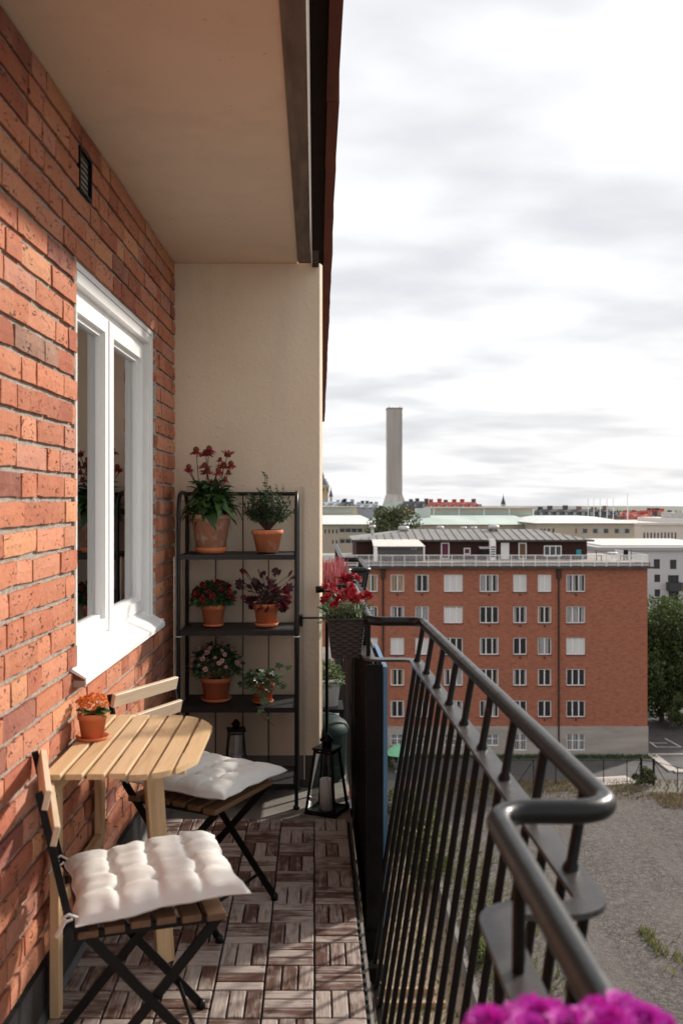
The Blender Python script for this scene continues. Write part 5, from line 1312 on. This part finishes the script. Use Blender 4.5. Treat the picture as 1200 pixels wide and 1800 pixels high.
for px, py, lab in ((707, 1402, 'upright orange marker pole left of its twin, behind the bars'), (722, 1420, 'upright orange marker pole nearer than its twin, behind the bars')):
    t = thing('marker_pole', lab, 'pole', gp(px, py), 0, 'orange marker poles in the yard'); MB().tube([(0, 0, 0), (.12, 0, 1.9)], .11, 8).build('pole', M_ORG, t); MB().lathe([(.3, 0), (.3, .08), (.1, .1)], 10).build('foot', M_BLACK, t)
p = gp(655, 1545); t = thing('play_slide', 'red plastic slide on the bare earth below the deck edge', 'slide', p, .3)
m = MB(); m.bar((0, -1.2, .15), (0, 1.0, 1.6), .5, .06); m.build('chute', simple('red_plastic', (.6, .03, .03), None, rough=.35), t)
for s in (-1, 1): m = MB(); m.bar((s * .26, -1.2, .22), (s * .26, 1.0, 1.67), .04, .2); m.build('side', bpy.data.materials['red_plastic'], t); MB().bar((s * .24, 1.0, 0), (s * .24, 1.0, 1.65), .06, .06).build('leg', M_VENT, t)
for i, (y, x0, x1) in enumerate(((43.5, 2.9, 5.6), (42.3, 3.1, 5.9))):
    t = thing('timber_edging', ('farther' if i == 0 else 'nearer') + ' of two timber edging boards lying on the bare earth', 'edging', ((x0 + x1) / 2, y, ZG), 0, 'timber edging boards'); MB().box(-(x1 - x0) / 2, (x1 - x0) / 2, -.12, .12, 0, .25).build('board', M_TAN, t); MB().box(-.9, -.84, -.2, -.12, 0, .4).build('stake', M_TAN, t); MB().box(.84, .9, -.2, -.12, 0, .4).build('stake', M_TAN, t)
p = gp(1145 - 95, 1352); 
t = thing('manhole_slab', 'pale concrete slab lying at the edge of the gravel lot', 'slab', gp(1078, 1374), .2); MB().box(-1.6, 1.6, -1.0, 1.0, 0, .12).build('slab', simple('pale_slab', (.42, .38, .34), (.5, .46, .42), 2, .9), t); MB().box(-1.2, 1.2, -.6, .6, .12, .15).build('cover', M_GREY_CONC, t)
# ================================================================== city behind
def sgn_box(m, a, b, y0, y1, z0, z1): m.box(a, b, y0, y1, z0, z1)
M_BEIGE = simple('beige_render', (.40, .335, .26), (.46, .385, .30), .2, .9)
M_COPPER = simple('green_copper', (.37, .44, .39), (.47, .535, .485), .25, .7, stretch=(1, .3, 1))
M_PALECOP = simple('pale_copper', (.54, .585, .545), (.63, .665, .63), .3, .7)
M_CGLASS = Mat('city_glass', .12, 0, .5).color((.05, .055, .06)).m
M_MULL = simple('greenish_panel', (.30, .34, .30), (.36, .40, .35), .4, .7)
def bldg(name, label, Y, px0, px1, ytop, mat, depth, roof=None, wins=(), wmat=None, frame=None, group=None, base=ZG):
    k = Y / F; x0, x1 = (px0 - CX) * k, (px1 - CX) * k; ox_ = (x0 + x1) / 2
    t = thing(name, label, 'building', (ox_, Y, base), 0, group); zt = EYE - (ytop - CY) * k - base
    rs = []
    for (a, b, c, d, n) in wins: rs.append(((a - CX) * k - ox_, (b - CX) * k - ox_, EYE - (d - CY) * k - base, EYE - (c - CY) * k - base, n))
    m = pierced(rs, x0 - ox_, x1 - ox_, 0, zt, .3)
    w = (x1 - x0) / 2
    m.quad((w, 0, 0), (w, depth, 0), (w, depth, zt), (w, 0, zt)); m.quad((-w, depth, 0), (-w, 0, 0), (-w, 0, zt), (-w, depth, zt)); m.quad((w, depth, 0), (-w, depth, 0), (-w, depth, zt), (w, depth, zt)); m.quad((-w, 0, zt), (w, 0, zt), (w, depth, zt), (-w, depth, zt))
    m.build('walls', mat, t)
    for a, b, c, d, n in rs:
        f = MB(); th = min(.14, (b - a) * .1); f.box(a, a + th, .12, .22, c, d); f.box(b - th, b, .12, .22, c, d); f.box(a + th, b - th, .12, .22, c, c + th); f.box(a + th, b - th, .12, .22, d - th, d)
        for i in range(1, n): x = a + (b - a) * i / n; f.box(x - th / 2, x + th / 2, .11, .22, c + th, d - th)
        fo_ = f.build('window', frame or M_MULL, t); MB().box(a + th, b - th, .2, .21, c + th, d - th).build('pane', wmat or M_CGLASS, fo_)
    return t, w, zt, k, ox_
def hip(t, x0, x1, y0, y1, z0, z1, inset, mat, name='roof', iy=None):
    iy = inset if iy is None else iy
    m = MB(); m.add([(x0, y0, z0), (x1, y0, z0), (x1, y1, z0), (x0, y1, z0), (x0 + inset, y0 + iy, z1), (x1 - inset, y0 + iy, z1), (x1 - inset, y1 - iy, z1), (x0 + inset, y1 - iy, z1)], [(0, 1, 5, 4), (1, 2, 6, 5), (2, 3, 7, 6), (3, 0, 4, 7), (4, 5, 6, 7), (3, 2, 1, 0)]); return m.build(name, mat, t)
# beige complex with green copper roofs
t, w, zt, k, o_ = bldg('beige_block', 'left beige wing with wide window bands and green copper roof', 172, 500, 664, 921.5, M_BEIGE, 40, wins=[(570, 573, 930.5, 938, 1), (577, 580, 930.5, 938, 1), (583.5, 586.5, 930.5, 938, 1), (590, 593, 930.5, 938, 1), (596, 638, 928, 937, 4), (583.5, 586, 949.5, 956, 1), (590, 593, 949.5, 956, 1), (596, 638, 947, 956, 4)])
hip(t, -w - .5, w + .5, -.6, 30, zt + .01, EYE - (906 - CY) * (186 / F) - ZG, 3.0, M_PALECOP, iy=12)
z1 = EYE - (905 - CY) * (190 / F) - ZG; m = MB(); m.box(-w + 1, w - 3.0, 18, 30, z1 - 3, EYE - (892 - CY) * (190 / F) - ZG); m.build('clerestory', M_BEIGE, t)
MB().box(-w + .8, w - 2.6, 17.7, 30, EYE - (892 - CY) * (190 / F) - ZG, EYE - (890.5 - CY) * (190 / F) - ZG).build('clerestory_roof', M_GREY_CONC, t)
m = MB(); m.box(-w + 1, w - 4.0, 17.9, 17.99, EYE - (902 - CY) * (190 / F) - ZG, EYE - (896 - CY) * (190 / F) - ZG); m.build('clerestory_glazing', M_MULL, t)
t, w, zt, k, o_ = bldg('beige_block', 'long central beige block with a raised clerestory and green copper roof', 176, 664, 946, 922, M_BEIGE, 40, wins=[(870, 888, 929, 936, 2), (899, 941, 928, 936, 4), (845, 858, 929, 935, 2)])
hip(t, -w, w, -.6, 34, zt + .01, EYE - (906 - CY) * (190 / F) - ZG, 2.0, M_COPPER, iy=12)
ka = 192 / F; m = MB(); m.box((762 - CX) * ka - o_, (938 - CX) * ka - o_, 16, 30, EYE - (910 - CY) * ka - ZG, EYE - (894 - CY) * ka - ZG); m.build('clerestory', M_BEIGE, t)
m = MB(); m.box((757 - CX) * ka - o_, (940 - CX) * ka - o_, 15.7, 30, EYE - (894 - CY) * ka - ZG, EYE - (892 - CY) * ka - ZG); m.build('clerestory_roof', M_GREY_CONC, t)
m = MB()
for px in (762, 770 + 36, 850, 894, 936): m.box((px - 1.2 - CX) * ka - o_, (px + 1.2 - CX) * ka - o_, 15.8, 15.99, EYE - (909 - CY) * ka - ZG, EYE - (894 - CY) * ka - ZG)
m.build('clerestory_mullions', M_PALECOP, t)
m = MB(); m.box((764 - CX) * ka - o_, (934 - CX) * ka - o_, 15.93, 15.995, EYE - (906 - CY) * ka - ZG, EYE - (899 - CY) * ka - ZG); m.build('clerestory_glazing', M_MULL, t)
m = MB(); p = W(743, 899, 186); m.box(p.x - 1.4 - o_, p.x + 1.4 - o_, 9, 12, p.z - ZG - 1.4, p.z - ZG + .6); m.build('roof_hatch', M_COPPER, t)
t, w, zt, k, o_ = bldg('beige_block', 'right beige wing with paired windows and a pale hipped copper roof', 166, 943, 1114, 919.5, M_BEIGE, 36, wins=[(1010.5, 1013, 929, 938, 1), (1023, 1032, 929, 938, 1), (1041, 1050, 929, 938, 1), (1060, 1069, 929, 938, 1), (1079, 1087.5, 929, 938, 1), (1097, 1106, 929, 938, 1), (1079, 1087.5, 950, 958, 1), (1097, 1106, 950, 958, 1), (949, 952, 929, 937, 1), (955, 958, 929, 937, 1), (962, 966, 929, 938, 1), (970, 974, 929, 938, 1)])
MB().box((1051 - CX) * k - o_, (1059 - CX) * k - o_, -.02, .1, EYE - (938 - CY) * k - ZG, EYE - (929 - CY) * k - ZG).build('infill_panel', M_MULL, t)
MB().box((1088 - CX) * k - o_, (1096.5 - CX) * k - o_, -.02, .1, EYE - (938 - CY) * k - ZG, EYE - (929 - CY) * k - ZG).build('infill_panel', M_MULL, t)
hip(t, -w - .6, w + .6, -.8, 32, zt + .01, EYE - (907.5 - CY) * (178 / F) - ZG, 5.0, M_PALECOP, iy=11)
# tower
TY = 420; kt = TY / F
tw = thing('concrete_tower', 'tall square concrete chimney tower rising over the rooftops', 'tower', ((693.5 - CX) * kt, TY, ZG)); tz = lambda py: EYE - (py - CY) * kt - ZG
hw = 13.2 * kt; M_TOW = simple('tower_concrete', (.38, .345, .315), (.58, .535, .49), .5, .9, .3, 2, dist=.1, stretch=(1, 1, .06))
MB().box(-hw, hw, 0, 2 * hw, tz(868), tz(719)).build('shaft', M_TOW, tw)
m = MB()
for i in range(13):
    if i == 4: continue
    x = -hw + .25 + i * (2 * hw - .5) / 12; m.box(x - .10, x + .10, -.16, -.003, tz(868), tz(722))
m.box(-hw + 2.1, -hw + 2.3, -.35, -.165, tz(868), tz(722)); m.box(hw - .7, hw - .5, -.35, -.165, tz(868), tz(722)); m.build('ribs', M_TOW, tw)
MB().box(-hw - .15, hw + .15, -.3, 2 * hw + .2, tz(719) + .003, tz(716.5)).build('crown', simple('tower_crown', (.26, .22, .19), None), tw)
for x in (-hw + 1, hw - 1): MB().tube([(x, 1, tz(716.5)), (x, 1, tz(713))], .1, 5).build('rod', M_BLACK, tw)
m = MB(); a = hw + 1.0; z0, z1 = tz(881), tz(868) + .003; m.add([(-a, -1, z0), (a, -1, z0), (a, 2 * hw + 1, z0), (-a, 2 * hw + 1, z0), (-hw, -.02, z1), (hw, -.02, z1), (hw, 2 * hw, z1), (-hw, 2 * hw, z1)], [(0, 1, 5, 4), (1, 2, 6, 5), (2, 3, 7, 6), (3, 0, 4, 7)]); m.build('flared_base', M_TOW, tw)
m = MB(); b = a + 1.0; z2 = tz(894); m.add([(-b, -2, z2), (b, -2, z2), (b, 2 * hw + 2, z2), (-b, 2 * hw + 2, z2), (-a, -1.02, z0), (a, -1.02, z0), (a, 2 * hw + 1, z0), (-a, 2 * hw + 1, z0)], [(0, 1, 5, 4), (1, 2, 6, 5), (2, 3, 7, 6), (3, 0, 4, 7)]); m.build('copper_skirt', M_COPPER, tw)
MB().box(-b, b, -2, 2 * hw + 2, 0, z2).build('base_block', M_BEIGE, tw)
# white and grey blocks on the right
M_LGREY = simple('light_grey_render', (.52, .50, .50), (.58, .56, .56), .2, .9); M_CREAM = simple('cream_render', (.58, .51, .45), (.63, .56, .50), .2, .9)
M_DKFR = simple('dark_frame', (.05, .05, .052), None)
t, w, zt, k, o_ = bldg('white_block', 'pale grey rendered apartment block at the right edge with dark windows', 122, 1052, 1300, 968, M_LGREY, 26, frame=M_DKFR, wins=[(1148, 1159, 983, 1000, 2), (1176.5, 1188, 984, 1000.5, 2), (1149, 1159.5, 1010, 1023.5, 2), (1173, 1192, 1011, 1035, 2), (1149.5, 1159.5, 1036, 1049, 2), (1174, 1192, 1037, 1058, 2), (1205, 1216, 984, 1000, 2), (1205, 1216, 1010, 1024, 2)])
z_ = zt; MB().box(-w - .3, w, -.3, 26, zt + .002, zt + .45).build('roof_edge', simple('roof_trim', (.38, .36, .36), None), t); MB().box(-w + 1, w, 2, 24, zt + .45, zt + .62).build('roof', simple('pale_roof', (.5, .47, .45), (.58, .55, .52), .3, .8), t)
ba = MB(); a, b = (1170 - CX) * k - o_, (1193 - CX) * k - o_; c, d = EYE - (1035 - CY) * k - ZG, EYE - (1023 - CY) * k - ZG; ba.box(a, b, -1.3, -.01, c - .2, c); ba.box(a, b, -1.3, -1.25, c, d); ba.box(a, a + .05, -1.25, -.01, c, d); ba.box(b - .05, b, -1.25, -.01, c, d); ba.build('balcony', M_DKFR, t)
t, w, zt, k, o_ = bldg('white_block', 'cream building with a row of ten tall narrow windows behind the grey block', 200, 1127, 1290, 923, M_CREAM, 30, frame=M_CREAM, wins=[(1130 + i * 6.1, 1133.2 + i * 6.1, 936, 948, 1) for i in range(10)])
MB().box(-w - .2, w, -.3, 30, zt + .002, zt + .5).build('roof_edge', M_CREAM, t); MB().box(-w + 6, w, 3, 20, zt + .5, zt + 1.4).build('roof', simple('white_roof', (.62, .6, .58), None), t); MB().tube([(-w + 10, 5, zt + 1.4), (-w + 10, 5, zt + 3.2)], .7, 12).build('roof_vent', M_VENT, t); MB().box(-w + 7.5, -w + 16, 4, 9, zt + 1.4, zt + 2.6).build('plant_room', M_VENT, t)

# skyline houses
RED = simple('red_roof', (.33, .075, .055), (.42, .11, .08), .1, .85); DRK = simple('dark_roof', (.055, .055, .062), (.09, .09, .10), .1, .8); GRY = simple('grey_blue_wall', (.30, .32, .35), (.38, .40, .42), .1, .9); BRN = simple('brown_wall', (.24, .13, .085), (.30, .17, .11), .1, .9); OCH = simple('ochre_wall', (.50, .38, .22), (.56, .44, .28), .1, .9); REDW = simple('red_wall', (.34, .055, .035), (.42, .08, .05), .1, .9)
def sky_house(label, Y, px0, px1, yw, yr, wall, roof, chims=(), wn=0, depth=14):
    t, w, zt, k, o_ = bldg('town_house', label, Y, px0, px1, yw, wall, depth, wins=[(px0 + (px1 - px0) * (i + .3) / wn, px0 + (px1 - px0) * (i + .7) / wn, yw + 1.2, yw + 4.5, 1) for i in range(wn)], frame=M_FWHITE, group='houses on the skyline')
    rf = hip(t, -w - .3, w + .3, -.4, depth + .4, zt + .01, EYE - (yr - CY) * (Y + depth / 2) / F - ZG, min(2.5, w * .3), roof, iy=depth * .42)
    for j in range(max(1, int((px1 - px0) / 14))):
        x = -w + (j + .5) * 2 * w / max(1, int((px1 - px0) / 14)); h = EYE - (yr - CY) * (Y + depth / 2) / F - ZG
        d_ = MB(); d_.box(x - .8, x + .8, .8, 4, zt + .2, zt + (h - zt) * .7); do = d_.build('dormer', roof, t); MB().box(x - .5, x + .5, .7, .79, zt + .4, zt + (h - zt) * .6).build('pane', GRY, do)
    for px in chims:
        x = (px - CX) * (Y + 6) / F - o_; h = EYE - (yr - CY) * (Y + 6) / F - ZG; MB().box(x - .7, x + .7, 5.5, 7, h - 2, h + R.uniform(.6, 1.3)).build('chimney', wall if R.random() < .5 else DRK, t)
    return t
sky_house('grey-blue house beside the domed church on the skyline', 380, 560, 604, 890, 882, GRY, GRY, (572, 594))
sky_house('small black-roofed house on the left skyline', 360, 598, 624, 892, 882, GRY, DRK, (603, 606, 619))
sky_house('grey house with a row of chimneys left of the tower', 390, 622, 668, 892, 885, GRY, GRY, (630, 637, 645, 652, 661), 4)
sky_house('dark mansard-roofed house right of the tower', 350, 708, 752, 893, 881, BRN, DRK, (722, 733, 749), 3)
sky_house('long red-roofed house on the skyline right of the tower', 340, 750, 850, 895, 882.5, REDW, RED, (757, 772, 783, 798, 812, 832), 9)
sky_house('long dark-roofed apartment house behind the right beige wing', 300, 944, 1092, 908, 895, BRN, DRK, (949, 966, 993, 1017, 1043, 1063), 12)
sky_house('red house at the right skyline, lower in front', 330, 1116, 1160, 916, 904, REDW, RED, (1128, 1150), 6)
sky_house('tall dark red house at the right skyline with several chimneys', 420, 1134, 1176, 904, 897, REDW, REDW, (1140, 1148, 1155, 1163), 0)
sky_house('brick-brown house at the far right of the skyline', 400, 1166, 1212, 907, 900, BRN, BRN, (1176, 1190), 4)
sky_house('far red house between the beige wing and the right edge', 450, 1090, 1130, 908, 900, REDW, RED, (1100, 1113), 4)
tree('deciduous_tree', 'distant dark treetops at the right end of the skyline', 'tree', ((1110 - CX) * 520 / F, 520, ZG), 20, 26, 6, 5, 13.5, 1.6, 1800, M_TREE, 30, None, 24)
tree('deciduous_tree', 'distant trees on the left skyline beside the grey houses', 'tree', ((620 - CX) * 480 / F, 480, ZG), 20, 18, 6, 3, 18.5, 1.4, 1200, M_TREE2, 31, None, 18)
tree('deciduous_tree', 'small distant tree in front of the dark mansard roof', 'tree', ((742 - CX) * 300 / F, 300, ZG), 20, 4.5, 3, 2.2, 19, .8, 900, M_TREE2, 32, None, 12)
for px, yy in ((1008, 260), (1033, 240), (1043, 240), (1054, 240), (1066, 240), (1077, 240), (1102, 225)):
    if px == 1008: continue
    p = W(px, 910, yy); i = (1033, 1043, 1054, 1066, 1077, 1102).index(px)
    t = thing('flagpole', ('first', 'second', 'third', 'fourth', 'fifth', 'sixth')[i] + ' white flagpole from the left on the skyline', 'flagpole', (p.x, yy, ZG), 0, 'flagpoles'); MB().tube([(0, 0, 0), (0, 0, W(px, 877 if px < 1100 else 868, yy).z - ZG)], [.16, .09], 6).build('pole', M_FWHITE, t); MB().lathe([(0, 0), (.2, .1), (0, .25)], 8, (0, 0, W(px, 877 if px < 1100 else 868, yy).z - ZG)).build('finial', M_FWHITE, t)
# spire and church
p = W(884, 893, 500); t = thing('church_spire', 'slim dark church spire on the skyline above the long roof', 'spire', (p.x, 500, ZG)); zz_ = lambda py: W(884, py, 500).z - ZG
MB().box(-1.0, 1.0, -1, 1, 0, zz_(886)).build('tower', M_LGREY, t); MB().lathe([(1.4, zz_(886)), (.5, zz_(877)), (0.02, zz_(869))], 8).build('spire', DRK, t); MB().tube([(0, 0, zz_(869)), (0, 0, zz_(866.5))], .08, 5).build('cross', M_BLACK, t)
p = W(573, 890, 460); t = thing('domed_church', 'yellow church with a grey dome partly hidden by the partition edge', 'church', (p.x - 1.5, 460, ZG)); cz = lambda py: W(573, py, 460).z - ZG; kk = 460 / F
MB().box(-14 * kk, 9 * kk, 0, 8, 0, cz(866)).build('nave', OCH, t); MB().box(-3.0, 3.0, -.5, 5.5, cz(866), cz(854.5)).build('drum', OCH, t); MB().box(-3.3, 3.3, -.8, 5.8, cz(854.5), cz(853)).build('cornice', M_LGREY, t)
MB().lathe([(2.9, 0), (2.9, .7), (2.5, 2.2), (1.6, 3.3), (.8, 3.7), (.8, 4.8), (.4, 5.3), (.1, 6.6)], 16, (0, 2.5, cz(853))).build('dome', simple('dome_lead', (.16, .16, .165), None, rough=.6), t)
for x in (-1.6, .2, 1.9): MB().box(x - .35, x + .35, -.56, -.501, cz(864), cz(857)).build('window', M_CGLASS, t)
MB().box(3.2, 4.6, -.4, 1, cz(890), cz(873)).build('turret', M_LGREY, t); MB().lathe([(1.1, 0), (.3, 3), (0, 5)], 8, (3.9, .3, cz(873))).build('turret_roof', DRK, t)
# own house below and behind, so light and shade are right
hb = thing('house_body', 'brick house that carries the balcony, mostly out of view', 'building', (-6, 5, ZG)); MB().box(-8, 5.15, -14, 18, 0, 21.3).build('walls', M_FAC, hb)
